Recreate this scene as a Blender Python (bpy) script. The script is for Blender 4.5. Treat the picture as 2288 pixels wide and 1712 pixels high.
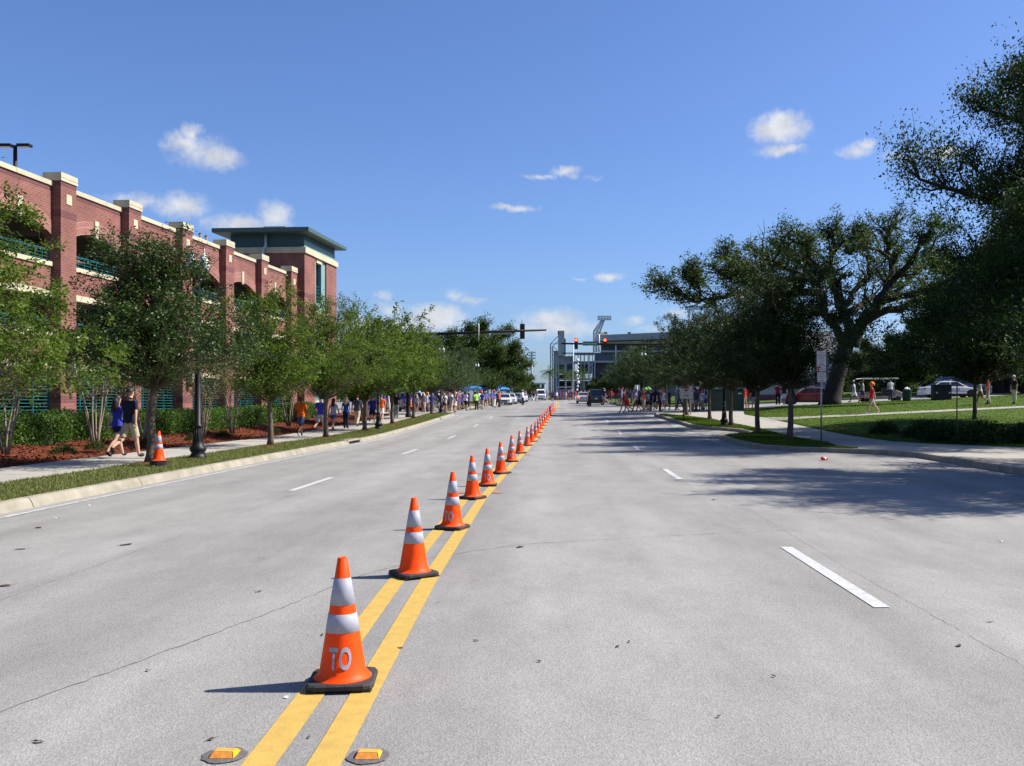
import bpy, bmesh, math, random
import numpy as np
from mathutils import Vector, Matrix
sc = bpy.context.scene
for o in list(bpy.data.objects): bpy.data.objects.remove(o)
C = sc.collection
R = math.radians
# ------------------------------------------------------------------ camera, sky, sun, exposure
F, VX, VY, CAMZ = 2100.0, 1240.0, 901.0, 1.58          # focal length and axis of the photograph in its own pixels
cam = bpy.data.cameras.new('camera'); camo = bpy.data.objects.new('camera', cam); C.objects.link(camo)
camo.location = (0, 0, CAMZ); camo.rotation_euler = (R(90), 0, 0)
cam.sensor_width = 36; cam.lens = 36*F/2288
cam.shift_x = -(VX-1144)/2288; cam.shift_y = (VY-856)/2288
cam.clip_start = 0.1; cam.clip_end = 9000
sc.camera = camo
SUNEL, SUNDIR = R(45), Vector((0.70, 0.11, 0.705)).normalized()
SUNAZ = math.atan2(SUNDIR.x, SUNDIR.y)
sun = bpy.data.lights.new('sun', 'SUN'); suno = bpy.data.objects.new('sun', sun); C.objects.link(suno)
sun.energy = 5.0; sun.angle = R(0.55); sun.color = (1.0, 0.955, 0.88)
suno.rotation_euler = SUNDIR.to_track_quat('Z', 'Y').to_euler(); suno.location = (30, 5, 40)
SKY_STRENGTH = 0.085
EXPOSURE = 0.85
sc.view_settings.view_transform = 'Standard'; sc.view_settings.look = 'None'
sc.view_settings.gamma = 1; sc.view_settings.use_curve_mapping = False
sc.view_settings.exposure = EXPOSURE
sc.cycles.max_bounces = 6; sc.cycles.transparent_max_bounces = 6
sc.cycles.diffuse_bounces = 3; sc.cycles.glossy_bounces = 3; sc.cycles.transmission_bounces = 3
def ang(px, py):
    u = (px-VX)/F; v = (VY-py)/F
    return math.atan(u), math.atan(v/math.sqrt(1+u*u))
def build_world():
    w = bpy.data.worlds.new('World'); sc.world = w; w.use_nodes = True
    nt = w.node_tree; N = nt.nodes; L = nt.links; N.clear()
    def mth(op, a, b=None, clamp=False):
        n = N.new('ShaderNodeMath'); n.operation = op; n.use_clamp = clamp
        for i, v in enumerate((a, b)):
            if v is None: continue
            if isinstance(v, (int, float)): n.inputs[i].default_value = v
            else: L.new(v, n.inputs[i])
        return n.outputs[0]
    out = N.new('ShaderNodeOutputWorld'); bg = N.new('ShaderNodeBackground')
    sky = N.new('ShaderNodeTexSky'); sky.sky_type = 'NISHITA'; sky.sun_disc = False
    sky.sun_elevation = SUNEL; sky.sun_rotation = SUNAZ
    sky.air_density = 1.0; sky.dust_density = 1.0; sky.ozone_density = 2.6; sky.altitude = 0
    bg.inputs['Strength'].default_value = SKY_STRENGTH
    tc = N.new('ShaderNodeTexCoord'); sep = N.new('ShaderNodeSeparateXYZ'); L.new(tc.outputs['Generated'], sep.inputs[0])
    az = mth('ARCTAN2', sep.outputs[0], sep.outputs[1]); el = mth('ARCSINE', sep.outputs[2])
    comb = N.new('ShaderNodeCombineXYZ'); L.new(az, comb.inputs[0]); L.new(el, comb.inputs[1])
    nz = N.new('ShaderNodeTexNoise'); nz.inputs['Scale'].default_value = 55; nz.inputs['Detail'].default_value = 5
    nz.inputs['Roughness'].default_value = 0.6; L.new(comb.outputs[0], nz.inputs['Vector'])
    vs = N.new('ShaderNodeVectorMath'); vs.operation = 'SUBTRACT'; L.new(nz.outputs['Color'], vs.inputs[0]); vs.inputs[1].default_value = (0.5, 0.5, 0.5)
    vsc = N.new('ShaderNodeVectorMath'); vsc.operation = 'MULTIPLY'; L.new(vs.outputs[0], vsc.inputs[0]); vsc.inputs[1].default_value = (0.034, 0.018, 0)
    va = N.new('ShaderNodeVectorMath'); va.operation = 'ADD'; L.new(comb.outputs[0], va.inputs[0]); L.new(vsc.outputs[0], va.inputs[1])
    # cumulus of the afternoon: centre and half size in photograph pixels, then opacity
    D = 1/0.9668
    clouds = [(400,312,46,28,.8),(470,342,58,30,.9),(432,330,70,40,.75),(415,290,20,26,.8),(390,445,62,30,.95),(300,432,80,18,.55),(515,485,75,28,.9),(595,467,44,34,.95),
      (1685,277,66,36,1.25),(1680,262,44,24,1.1),(1690,324,58,15,.95),(1850,326,42,17,.9),(1875,312,20,14,.8),(2045,330,42,18,.9),(1940,338,50,14,.42),(1222,372,34,16,.95),(1170,384,50,7,.6),(1282,387,28,6,.5),
      (1110,447,54,10,.85),(1318,597,40,12,.9),(1250,604,18,5,.35),(985,640,36,15,.75),(1022,650,34,10,.75),(826,640,26,12,.7),(845,668,50,22,.65),
      (940,688,70,34,1.1),(885,706,95,28,.85),(790,702,60,22,.8),(860,715,130,20,.65),(1190,690,80,26,.85),(1205,708,110,26,.85),(1150,706,60,16,.6),(1370,692,28,11,.7),(1462,676,34,11,.65),(1420,712,60,12,.45),
      (720,690,50,26,.5),(1560,720,60,16,.4)]
    rnd = random.Random(3)
    cl = [(*ang(a*D, b*D), rx*D/F*1.12, ry*D/F*1.12, o) for a, b, rx, ry, o in clouds]
    for i in range(7):                                   # the same sort of cloud all round the horizon
        a0 = rnd.uniform(0.75, 5.5); e0 = rnd.uniform(0.04, 0.3)
        cl.append((a0 if a0 < math.pi else a0-2*math.pi, e0, rnd.uniform(.02, .05), rnd.uniform(.01, .02), rnd.uniform(.6, 1)))
    cls = {}
    for a0, e0, ra, re, op in cl:
        k = min((.45, .65, .85, 1.15), key=lambda q: abs(q-op)); ra *= 1.15; re *= 1.15
        m = N.new('ShaderNodeVectorMath'); m.operation = 'MULTIPLY_ADD'; L.new(va.outputs[0], m.inputs[0]); m.inputs[1].default_value = (1/ra, 1/re, 0); m.inputs[2].default_value = (-a0/ra, -e0/re, 0)
        l = N.new('ShaderNodeTexGradient'); l.gradient_type = 'SPHERICAL'; L.new(m.outputs[0], l.inputs[0])
        cls[k] = l.outputs['Fac'] if k not in cls else mth('MAXIMUM', cls[k], l.outputs['Fac'])
    acc = None
    for k, o_ in cls.items():
        v = mth('MULTIPLY', o_, k*1.15); acc = v if acc is None else mth('MAXIMUM', acc, v)
    n2 = N.new('ShaderNodeTexNoise'); n2.inputs['Scale'].default_value = 130; n2.inputs['Detail'].default_value = 6; n2.inputs['Roughness'].default_value = .62
    L.new(comb.outputs[0], n2.inputs['Vector'])
    d2 = mth('ADD', acc, mth('MULTIPLY', mth('SUBTRACT', n2.outputs['Fac'], 0.5), 0.55))
    mr = N.new('ShaderNodeMapRange'); mr.interpolation_type = 'SMOOTHSTEP'
    mr.inputs['From Min'].default_value = 0.06; mr.inputs['From Max'].default_value = 1.05; L.new(d2, mr.inputs['Value'])
    fac = mth('MULTIPLY', mr.outputs[0], mth('MINIMUM', mth('MULTIPLY', acc, 3.6), 0.92))
    wisp = N.new('ShaderNodeTexNoise'); wisp.inputs['Scale'].default_value = 40; wisp.inputs['Detail'].default_value = 4; L.new(comb.outputs[0], wisp.inputs['Vector'])
    shade = N.new('ShaderNodeMapRange'); shade.inputs['From Min'].default_value = .35; shade.inputs['From Max'].default_value = .65
    shade.inputs['To Min'].default_value = 0.80; shade.inputs['To Max'].default_value = 1.0; L.new(wisp.outputs['Fac'], shade.inputs['Value'])
    white = N.new('ShaderNodeVectorMath'); white.operation = 'SCALE'; white.inputs[0].default_value = CLOUD
    L.new(shade.outputs[0], white.inputs['Scale'])
    tint = N.new('ShaderNodeMix'); tint.data_type = 'RGBA'; tint.blend_type = 'MULTIPLY'; tint.inputs['Factor'].default_value = 1
    L.new(sky.outputs[0], tint.inputs['A']); tint.inputs['B'].default_value = SKYTINT
    mx = N.new('ShaderNodeMix'); mx.data_type = 'RGBA'; L.new(fac, mx.inputs['Factor']); L.new(tint.outputs['Result'], mx.inputs['A']); L.new(white.outputs[0], mx.inputs['B'])
    L.new(mx.outputs['Result'], bg.inputs['Color']); L.new(bg.outputs[0], out.inputs['Surface'])
CLOUD = (5.4, 5.5, 5.75)
SKYTINT = (.615, .76, 1.07, 1)
build_world()
sc.world.cycles.sampling_method = 'NONE'      # the sky is smooth without its sun disc

# ------------------------------------------------------------------ the lie of the land
_ys = np.arange(-400, 4000, 1.0)
_sl = np.interp(_ys, [36, 46, 66, 80, 143, 220], [0, .024, .024, .014, .014, 0], left=0, right=0)
_zs = np.concatenate([[0], np.cumsum((_sl[1:]+_sl[:-1])/2)])
def sstep(a, b, x):
    t = np.clip((np.asarray(x, float)-a)/(b-a), 0, 1); return t*t*(3-2*t)
def T(x, y):
    z = np.interp(y, _ys, _zs)
    k = sstep(32, 60, y)*(1-sstep(150, 260, y))
    z = z + k*0.02*np.clip(np.asarray(x, float)+1, -8, 8.5) + 0.045*np.clip(np.asarray(x, float)-13, 0, 26)*sstep(28, 56, y)*(1-sstep(180, 320, y))
    return float(z) if np.ndim(z) == 0 else z
def PX(px, Y): return (px-VX)*Y/F
def PZ(py, Y): return CAMZ+(VY-py)*Y/F

# ------------------------------------------------------------------ helpers
def tag(o, label=None, cat=None, group=None, kind=None):
    if label: o['label'] = label
    if cat: o['category'] = cat
    if group: o['group'] = group
    if kind: o['kind'] = kind
    return o
def thing(name, label, cat, loc=(0, 0, 0), rz=0, group=None, scale=1):
    o = bpy.data.objects.new(name, None); C.objects.link(o); o.location = loc; o.rotation_euler = (0, 0, rz)
    o.empty_display_size = .2; o.scale = (scale,)*3
    return tag(o, label, cat, group)
def link(name, me, parent=None, loc=None, rot=None):
    o = bpy.data.objects.new(name, me); C.objects.link(o); o.parent = parent
    if loc is not None: o.location = loc
    if rot is not None: o.rotation_euler = rot
    return o
def copy_tree(o, parent=None):
    c = o.copy(); C.objects.link(c); c.parent = parent
    for ch in list(o.children): copy_tree(ch, c)
    return c
class MB:
    def __init__(s): s.v = []; s.f = []; s.m = []; s.sm = []
    def add(s, vs, fs, mi=0, smooth=False):
        b = len(s.v); s.v += [tuple(v) for v in vs]
        for f in fs: s.f.append(tuple(i+b for i in f)); s.m.append(mi); s.sm.append(smooth)
        return s
    def box(s, x0, x1, y0, y1, z0, z1, mi=0):
        return s.add([(x0,y0,z0),(x1,y0,z0),(x1,y1,z0),(x0,y1,z0),(x0,y0,z1),(x1,y0,z1),(x1,y1,z1),(x0,y1,z1)],
            [(0,3,2,1),(4,5,6,7),(0,1,5,4),(1,2,6,5),(2,3,7,6),(3,0,4,7)], mi)
    def cbox(s, c, d, mi=0, rz=0, M=None):
        dx, dy, dz = d[0]/2, d[1]/2, d[2]/2
        vs = [Vector((sx*dx, sy*dy, sz*dz)) for sz in (-1, 1) for sx, sy in ((-1,-1),(1,-1),(1,1),(-1,1))]
        m = (Matrix.Rotation(rz, 3, 'Z') if M is None else M)
        return s.add([m@v+Vector(c) for v in vs], [(0,3,2,1),(4,5,6,7),(0,1,5,4),(1,2,6,5),(2,3,7,6),(3,0,4,7)], mi)
    def tube(s, pts, rad, n=8, mi=0, caps=True, smooth=True):
        pts = [Vector(p) for p in pts]; k = len(pts)
        if isinstance(rad, (int, float)): rad = [rad]*k
        t0 = (pts[1]-pts[0]).normalized()
        a = t0.orthogonal().normalized(); vs = []
        for i, p in enumerate(pts):
            t = (pts[min(i+1, k-1)]-pts[max(i-1, 0)])
            t = t.normalized() if t.length > 1e-9 else t0
            a = (a-t*a.dot(t)); a = a.normalized() if a.length > 1e-6 else t.orthogonal().normalized()
            b = t.cross(a)
            for j in range(n):
                q = 2*math.pi*j/n; vs.append(p+(a*math.cos(q)+b*math.sin(q))*rad[i])
        fs = [(i*n+j, i*n+(j+1)%n, (i+1)*n+(j+1)%n, (i+1)*n+j) for i in range(k-1) for j in range(n)]
        if caps: fs += [tuple(range(n-1, -1, -1)), tuple((k-1)*n+j for j in range(n))]
        return s.add(vs, fs, mi, smooth)
    def lathe(s, prof, n=20, c=(0, 0, 0), mi=0, smooth=True, caps=True):
        vs = [(c[0]+r*math.cos(2*math.pi*j/n), c[1]+r*math.sin(2*math.pi*j/n), c[2]+z) for r, z in prof for j in range(n)]
        fs = [(i*n+j, i*n+(j+1)%n, (i+1)*n+(j+1)%n, (i+1)*n+j) for i in range(len(prof)-1) for j in range(n)]
        if caps: fs += [tuple(range(n-1, -1, -1)), tuple((len(prof)-1)*n+j for j in range(n))]
        return s.add(vs, fs, mi, smooth)
    def prism(s, poly, axis, a, b, mi=0):
        """poly: list of 2-tuples, extruded along axis ('x','y','z') from a to b"""
        def P(u, v, w): return {'x': (w, u, v), 'y': (u, w, v), 'z': (u, v, w)}[axis]
        n = len(poly); vs = [P(u, v, a) for u, v in poly]+[P(u, v, b) for u, v in poly]
        fs = [tuple(range(n-1, -1, -1)), tuple(range(n, 2*n))]+[(i, (i+1) % n, n+(i+1) % n, n+i) for i in range(n)]
        return s.add(vs, fs, mi)
    def sphere(s, c, r, n=12, m=8, mi=0, sx=1, sy=1, sz=1):
        prof = [(max(1e-4, r*math.sin(math.pi*i/m)), -r*math.cos(math.pi*i/m)) for i in range(m+1)]
        b = len(s.v); s.lathe(prof, n, (0, 0, 0), mi, True, False)
        for i in range(b, len(s.v)): x, y, z = s.v[i]; s.v[i] = (c[0]+x*sx, c[1]+y*sy, c[2]+z*sz)
        return s
    def mesh(s, name, mats, fix=True):
        me = bpy.data.meshes.new(name); me.from_pydata(s.v, [], s.f)
        for m in (mats if isinstance(mats, (list, tuple)) else [mats]): me.materials.append(m)
        if s.f:
            me.polygons.foreach_set('material_index', s.m); me.polygons.foreach_set('use_smooth', s.sm)
        if fix:
            bm = bmesh.new(); bm.from_mesh(me); bmesh.ops.recalc_face_normals(bm, faces=bm.faces); bm.to_mesh(me); bm.free()
        me.update(); return me
    def build(s, name, mats, parent=None, loc=None, rot=None, bevel=0, seg=2, fix=True):
        o = link(name, s.mesh(name, mats, fix), parent, loc, rot)
        if bevel:
            b = o.modifiers.new('bevel', 'BEVEL'); b.width = bevel; b.segments = seg; b.limit_method = 'ANGLE'; b.angle_limit = R(40); b.harden_normals = False
        return o
def npmesh(name, V, Fc, mat, col=None, uvcol='tint'):
    """V (n,3), Fc (m,k) arrays; col (n,) per vertex tint"""
    me = bpy.data.meshes.new(name); n = len(V); m, k = Fc.shape
    me.vertices.add(n); me.vertices.foreach_set('co', np.asarray(V, np.float32).ravel())
    me.loops.add(m*k); me.loops.foreach_set('vertex_index', Fc.ravel().astype(np.int32))
    me.polygons.add(m); me.polygons.foreach_set('loop_start', np.arange(0, m*k, k, dtype=np.int32))
    me.polygons.foreach_set('loop_total', np.full(m, k, np.int32))
    if col is not None:
        a = me.attributes.new(uvcol, 'FLOAT', 'POINT'); a.data.foreach_set('value', np.asarray(col, np.float32))
    me.materials.append(mat); me.update(calc_edges=True); me.validate(); return me

# ------------------------------------------------------------------ materials (all procedural)
MATS = {}
def mat(name, col, rough=.75, var=.12, scale=6, bump=0, bscale=40, metal=0, spec=.35, coat=0, emit=None, stretch=None, col2=None, alpha=None):
    if name in MATS: return MATS[name]
    m = bpy.data.materials.new(name); m.use_nodes = True; nt = m.node_tree; N = nt.nodes; L = nt.links
    p = N['Principled BSDF']; p.inputs['Roughness'].default_value = rough; p.inputs['Metallic'].default_value = metal
    p.inputs['Specular IOR Level'].default_value = spec; p.inputs['Coat Weight'].default_value = coat
    tc = N.new('ShaderNodeTexCoord'); vec = tc.outputs['Object']
    if stretch:
        mp = N.new('ShaderNodeMapping'); mp.inputs['Scale'].default_value = stretch; L.new(vec, mp.inputs['Vector']); vec = mp.outputs[0]
    nz = N.new('ShaderNodeTexNoise'); nz.inputs['Scale'].default_value = scale; nz.inputs['Detail'].default_value = 5; L.new(vec, nz.inputs['Vector'])
    rp = N.new('ShaderNodeMapRange'); rp.inputs['From Min'].default_value = .3; rp.inputs['From Max'].default_value = .7; L.new(nz.outputs['Fac'], rp.inputs['Value'])
    mx = N.new('ShaderNodeMix'); mx.data_type = 'RGBA'; L.new(rp.outputs[0], mx.inputs['Factor'])
    c2 = col2 or tuple(min(1, c*(1+var)) for c in col); c1 = col if col2 else tuple(c*(1-var) for c in col)
    mx.inputs['A'].default_value = (*c1, 1); mx.inputs['B'].default_value = (*c2, 1)
    L.new(mx.outputs['Result'], p.inputs['Base Color'])
    if bump:
        nb = N.new('ShaderNodeTexNoise'); nb.inputs['Scale'].default_value = bscale; nb.inputs['Detail'].default_value = 4; L.new(vec, nb.inputs['Vector'])
        bp = N.new('ShaderNodeBump'); bp.inputs['Strength'].default_value = bump; bp.inputs['Distance'].default_value = .02; L.new(nb.outputs['Fac'], bp.inputs['Height']); L.new(bp.outputs[0], p.inputs['Normal'])
    if emit: p.inputs['Emission Color'].default_value = (*emit[:3], 1); p.inputs['Emission Strength'].default_value = emit[3]
    MATS[name] = m; return m
def leafmat(name, dark, light, trans=.28, rough=.5, spec=.4):
    m = bpy.data.materials.new(name); m.use_nodes = True; nt = m.node_tree; N = nt.nodes; L = nt.links
    p = N['Principled BSDF']; p.inputs['Roughness'].default_value = rough; p.inputs['Specular IOR Level'].default_value = spec
    at = N.new('ShaderNodeAttribute'); at.attribute_name = 'tint'
    mx = N.new('ShaderNodeMix'); mx.data_type = 'RGBA'; L.new(at.outputs['Fac'], mx.inputs['Factor'])
    mx.inputs['A'].default_value = (*dark, 1); mx.inputs['B'].default_value = (*light, 1); L.new(mx.outputs['Result'], p.inputs['Base Color'])
    tr = N.new('ShaderNodeBsdfTranslucent')
    br = N.new('ShaderNodeMix'); br.data_type = 'RGBA'; br.blend_type = 'MULTIPLY'; br.inputs['Factor'].default_value = 1
    L.new(mx.outputs['Result'], br.inputs['A']); br.inputs['B'].default_value = (1.5, 1.6, .6, 1); L.new(br.outputs['Result'], tr.inputs['Color'])
    ms = N.new('ShaderNodeMixShader'); ms.inputs[0].default_value = trans
    L.new(p.outputs[0], ms.inputs[1]); L.new(tr.outputs[0], ms.inputs[2]); L.new(ms.outputs[0], N['Material Output'].inputs['Surface'])
    MATS[name] = m; return m
# ------------------------------------------------------------------ surfaces
def asphalt_mat():
    m = bpy.data.materials.new('asphalt'); m.use_nodes = True; nt = m.node_tree; N = nt.nodes; L = nt.links
    p = N['Principled BSDF']; p.inputs['Roughness'].default_value = .82; p.inputs['Specular IOR Level'].default_value = .3
    tc = N.new('ShaderNodeTexCoord'); v = tc.outputs['Object']
    def noise(s, d=4, st=None, r=.55):
        vv = v
        if st: mp = N.new('ShaderNodeMapping'); mp.inputs['Scale'].default_value = st; L.new(v, mp.inputs['Vector']); vv = mp.outputs[0]
        n = N.new('ShaderNodeTexNoise'); n.inputs['Scale'].default_value = s; n.inputs['Detail'].default_value = d; n.inputs['Roughness'].default_value = r; L.new(vv, n.inputs['Vector']); return n.outputs['Fac']
    def rng(x, a, b, c, d):
        r = N.new('ShaderNodeMapRange'); r.inputs['From Min'].default_value = a; r.inputs['From Max'].default_value = b; r.inputs['To Min'].default_value = c; r.inputs['To Max'].default_value = d; L.new(x, r.inputs['Value']); return r.outputs[0]
    def mul(a, b):
        n = N.new('ShaderNodeMath'); n.operation = 'MULTIPLY'; L.new(a, n.inputs[0]); L.new(b, n.inputs[1]); return n.outputs[0]
    vo = N.new('ShaderNodeTexVoronoi'); vo.inputs['Scale'].default_value = 95; L.new(v, vo.inputs['Vector'])
    sep = N.new('ShaderNodeSeparateColor'); L.new(vo.outputs['Color'], sep.inputs[0])
    agg = rng(sep.outputs[0], 0, 1, .83, 1.16)
    fine = rng(noise(260, 2), .3, .7, .82, 1.16)
    big = rng(noise(.35, 5, (1, .35, 1)), .3, .7, .93, 1.06)
    patch = rng(noise(1.3, 7, (1, .45, 1), .72), .38, .72, 1.07, .82)
    worn = rng(noise(.22, 4, (3.2, .14, 1)), .40, .64, 1.05, .86)
    stain = rng(noise(.9, 3, (1.6, 1, 1)), .66, .74, 1.0, .84)
    # faint wheel tracks, two to a lane, broken up by wear
    sx = N.new('ShaderNodeSeparateXYZ'); L.new(v, sx.inputs[0])
    fr = N.new('ShaderNodeMath'); fr.operation = 'MULTIPLY_ADD'; L.new(sx.outputs[0], fr.inputs[0]); fr.inputs[1].default_value = 2*math.pi/1.8; fr.inputs[2].default_value = -1.0
    sn = N.new('ShaderNodeMath'); sn.operation = 'SINE'; L.new(fr.outputs[0], sn.inputs[0])
    wt = mul(rng(sn.outputs[0], .1, 1, 0, 1), rng(noise(.7, 5, (1.5, .3, 1), .65), .42, .66, 0, 1)); track = rng(wt, 0, 1, 1, .86)
    tot = mul(mul(mul(mul(agg, fine), mul(big, patch)), mul(worn, stain)), track)
    col = N.new('ShaderNodeMix'); col.data_type = 'RGBA'; col.blend_type = 'MULTIPLY'; col.inputs['Factor'].default_value = 1
    warm = N.new('ShaderNodeMix'); warm.data_type = 'RGBA'; L.new(noise(.5, 4), warm.inputs['Factor'])
    warm.inputs['A'].default_value = (.252, .242, .228, 1); warm.inputs['B'].default_value = (.264, .248, .224, 1)
    L.new(warm.outputs['Result'], col.inputs['A'])
    cb = N.new('ShaderNodeCombineColor'); [L.new(tot, cb.inputs[i]) for i in range(3)]; L.new(cb.outputs[0], col.inputs['B'])
    L.new(col.outputs['Result'], p.inputs['Base Color'])
    bp = N.new('ShaderNodeBump'); bp.inputs['Strength'].default_value = .42; bp.inputs['Distance'].default_value = .006
    L.new(vo.outputs['Distance'], bp.inputs['Height']); L.new(bp.outputs[0], p.inputs['Normal'])
    MATS['asphalt'] = m; return m
ASPHALT = asphalt_mat()
CONC = mat('sidewalk_concrete', (.325, .30, .255), .85, .12, 1.7, .25, 60)
KERB = mat('kerb_concrete', (.255, .228, .175), .85, .22, 2.6, .3, 70)
GRASS = mat('turf', (.085, .105, .03), .95, .35, 9, .6, 60, spec=.1, col2=(.16, .165, .06))
GRASSR = mat('lawn_turf', (.042, .080, .010), .95, .35, 4, .6, 60, spec=.08, col2=(.088, .128, .020))
FIELD = mat('field', (.045, .065, .02), .95, .3, .05, col2=(.075, .085, .03))
MULCH = mat('mulch', (.075, .021, .010), .95, .5, 14, .9, 40, spec=.1, col2=(.165, .046, .022))
PAINTW = mat('road_paint_white', (.44, .435, .42), .7, .14, 11, .2, 120)
PAINTY = mat('road_paint_yellow', (.455, .295, .066), .7, .10, 11, .2, 120)
LOT = mat('lot_asphalt', (.20, .197, .195), .9, .15, .8, .2, 60)
CRACK = mat('crack_sealer', (.218, .208, .195), .8, .25, 9)
BRICKPAVE = mat('brick_pavers', (.15, .10, .09), .85, .25, 5)
def strip(name, fx0, fx1, ys, off, material, nx=4, parent=None, kind='structure', hump=None, label=None):
    ys = list(ys); V = []; Fc = []
    for y in ys:
        a = fx0(y) if callable(fx0) else fx0; b = fx1(y) if callable(fx1) else fx1
        for i in range(nx+1):
            x = a+(b-a)*i/nx; z = T(x, y)+off
            if hump: z += hump(x, y, i/nx)
            V.append((x, y, z))
    n = nx+1
    for j in range(len(ys)-1):
        for i in range(nx): Fc.append((j*n+i, j*n+i+1, (j+1)*n+i+1, (j+1)*n+i))
    mb = MB(); mb.add(V, Fc, 0, True); o = mb.build(name, material, parent, fix=False)
    if parent is None: o['kind'] = kind
    return o
def poly(*pts):
    xs = [p[1] for p in pts]; ys = [p[0] for p in pts]
    return lambda y: float(np.interp(y, ys, xs))
ar = lambda a, b, s: list(np.arange(a, b, s))+[b]
FAR = ar(-60, 230, 2)+[260, 320, 420, 600, 900, 1500, 2400, 3900]
# one ground sheet out to the horizon (kept under everything else)
xs = [-4000, -1500, -600, -250, -120, -60, -40, -30, -24, -18, -14, -11, -8.5, -6, -3, 0, 3, 6, 9, 11, 13, 15, 18, 21, 24, 27, 30, 33, 36, 39, 45, 60, 120, 250, 600, 1500, 4000]
V = [(x, y, T(x, y)-.12-(.25 if abs(x) > 60 or y > 230 else 0)) for y in [-3500, -900, -200]+FAR for x in xs]; n = len(xs)
g = MB(); g.add(V, [(j*n+i, j*n+i+1, (j+1)*n+i+1, (j+1)*n+i) for j in range(len(V)//n-1) for i in range(n-1)], 0, True)
tag(g.build('ground', FIELD, fix=False), kind='structure')
road = strip('road', -8.3, 14.5, ar(-60, 380, 2), 0, ASPHALT, 14)
# side street running off to the right and the junction on the left
strip('side_street', 14.5, 70, ar(77.6, 91, 1.3), 0, ASPHALT, 22)
strip('side_street', -70, -8.3, ar(79, 94, 1.5), 0, ASPHALT, 10)
# kerb lines ---------------------------------------------------
KL = lambda y: -7.9
rk = poly((-60, 10.2), (20, 10.2), (25, 10.4), (27.2, 10.5), (28.6, 10.1), (29.8, 9.0), (31, 7.7), (32.4, 7.05), (35, 6.95), (40.0, 7.05), (41.2, 7.5), (42.2, 8.6), (43.4, 9.0), (45.4, 8.9), (46.6, 8.2), (47.6, 7.45), (49.5, 7.1), (56, 6.9), (63, 6.75), (66, 7.1), (69, 8.4), (72, 10.6), (74.5, 13.8), (76, 18), (76.8, 26), (77.2, 70))
def kerb_path(name, pts, side, h=.15, w=.19, seglen=3.0, inlet=None, steep=False):
    """pts: polyline of the kerb's foot; side=+1 when the raised ground lies at larger x"""
    P = [Vector((x, y)) for x, y in pts]; out = []
    acc = 0; root = None
    dense = [P[0]]
    for a, b in zip(P, P[1:]):
        k = max(1, int((b-a).length/.6))
        dense += [a+(b-a)*(i+1)/k for i in range(k)]
    nrm = []
    for i in range(len(dense)):
        t = (dense[min(i+1, len(dense)-1)]-dense[max(i-1, 0)]).normalized(); nrm.append(Vector((t.y, -t.x))*side)
    root = bpy.data.objects.new(name, None); C.objects.link(root); root['kind'] = 'structure'
    i = 0; per = max(1, int(seglen/.6))
    prof = [(-.02, -.08), (0, 0), (.035, h*.55), (.07, h*.93), (.10, h), (w, h+.004), (w, -.05)]
    if steep: prof = [(-.01, -.08), (0, 0), (.006, h*.6), (.012, h*.96), (.022, h), (w, h+.004), (w, -.05)]
    while i < len(dense)-1:
        j = min(i+per, len(dense)-1); mb = MB(); V = []; k = j-i+1
        for q in range(i, j+1):
            c = dense[q]; nn = nrm[q]; t = Vector((-nn.y, nn.x))*side
            sh = t*(.010 if q == i else (-.010 if q == j else 0))
            for dx, dz in prof:
                x, y = c.x+nn.x*dx+sh.x, c.y+nn.y*dx+sh.y; V.append((x, y, T(x, y)+dz))
        m = len(prof)
        Fc = [(a*m+b, a*m+b+1, (a+1)*m+b+1, (a+1)*m+b) for a in range(k-1) for b in range(m-1)]
        Fc += [tuple(range(m)), tuple((k-1)*m+b for b in range(m))]
        mid = dense[(i+j)//2]
        if not (inlet and inlet[0] < mid.y < inlet[1]):
            mb.add(V, Fc, 0); mb.build('kerb_segment', KERB, root)
        i = j
    return root
kerb_path('kerb_left', [(-7.9, y) for y in ar(-12, 36.0, 1.5)], -1)
kerb_path('kerb_left', [(-7.9, y) for y in ar(38.4, 74, 1.78)]+[(-8.3, 76.2), (-9.3, 77.6), (-11, 78.4), (-16, 78.8), (-40, 79)], -1)
kerb_path('kerb_right', [(rk(y), y) for y in ar(-12, 27, 1.5)+[27.2, 28, 28.6, 29.2, 29.8, 30.4, 31, 31.7, 32.4, 33.5, 35, 37, 38.5, 40, 40.6, 41.2, 41.7, 42.2, 42.8, 43.4, 44.4, 45.4, 46, 46.6, 47.1, 47.6, 48.5, 49.5, 53, 56, 60, 63, 64.5, 66, 67.5, 69, 70.5, 72, 73.3, 74.5, 75.3, 76, 76.4, 76.8]]+[(40, 77.1), (70, 77.3)], 1, steep=True)
kerb_path('kerb_far_left', [(-40, 94.5), (-13, 95), (-10.6, 96), (-9.6, 98), (-9.3, 101), (-9.2, 140), (-9.2, 230)], -1)
kerb_path('kerb_far_right', [(60, 91.6), (14, 91.6), (9.5, 92.6), (7.6, 94.6), (7.0, 98), (7.0, 150), (7.0, 230)], -1)
# storm inlet in the left kerb
inl = thing('storm_inlet', 'concrete storm drain inlet with dark slot in the left kerb', 'drain', (-7.9, 37.2, T(-7.9, 37.2)))
mb = MB(); mb.box(-.5, -.02, -1.2, 1.2, .10, .17); mb.box(-.5, -.02, -1.2, -1.0, -.1, .10); mb.box(-.5, -.02, 1.0, 1.2, -.1, .10); mb.build('inlet_top', KERB, inl, bevel=.02)
MB().box(-.46, -.12, -1.0, 1.0, -.06, .098).build('inlet_slot', mat('drain_shade', (.015, .014, .014)), inl)  # near-black block stands in for the shade inside the opening
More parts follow.
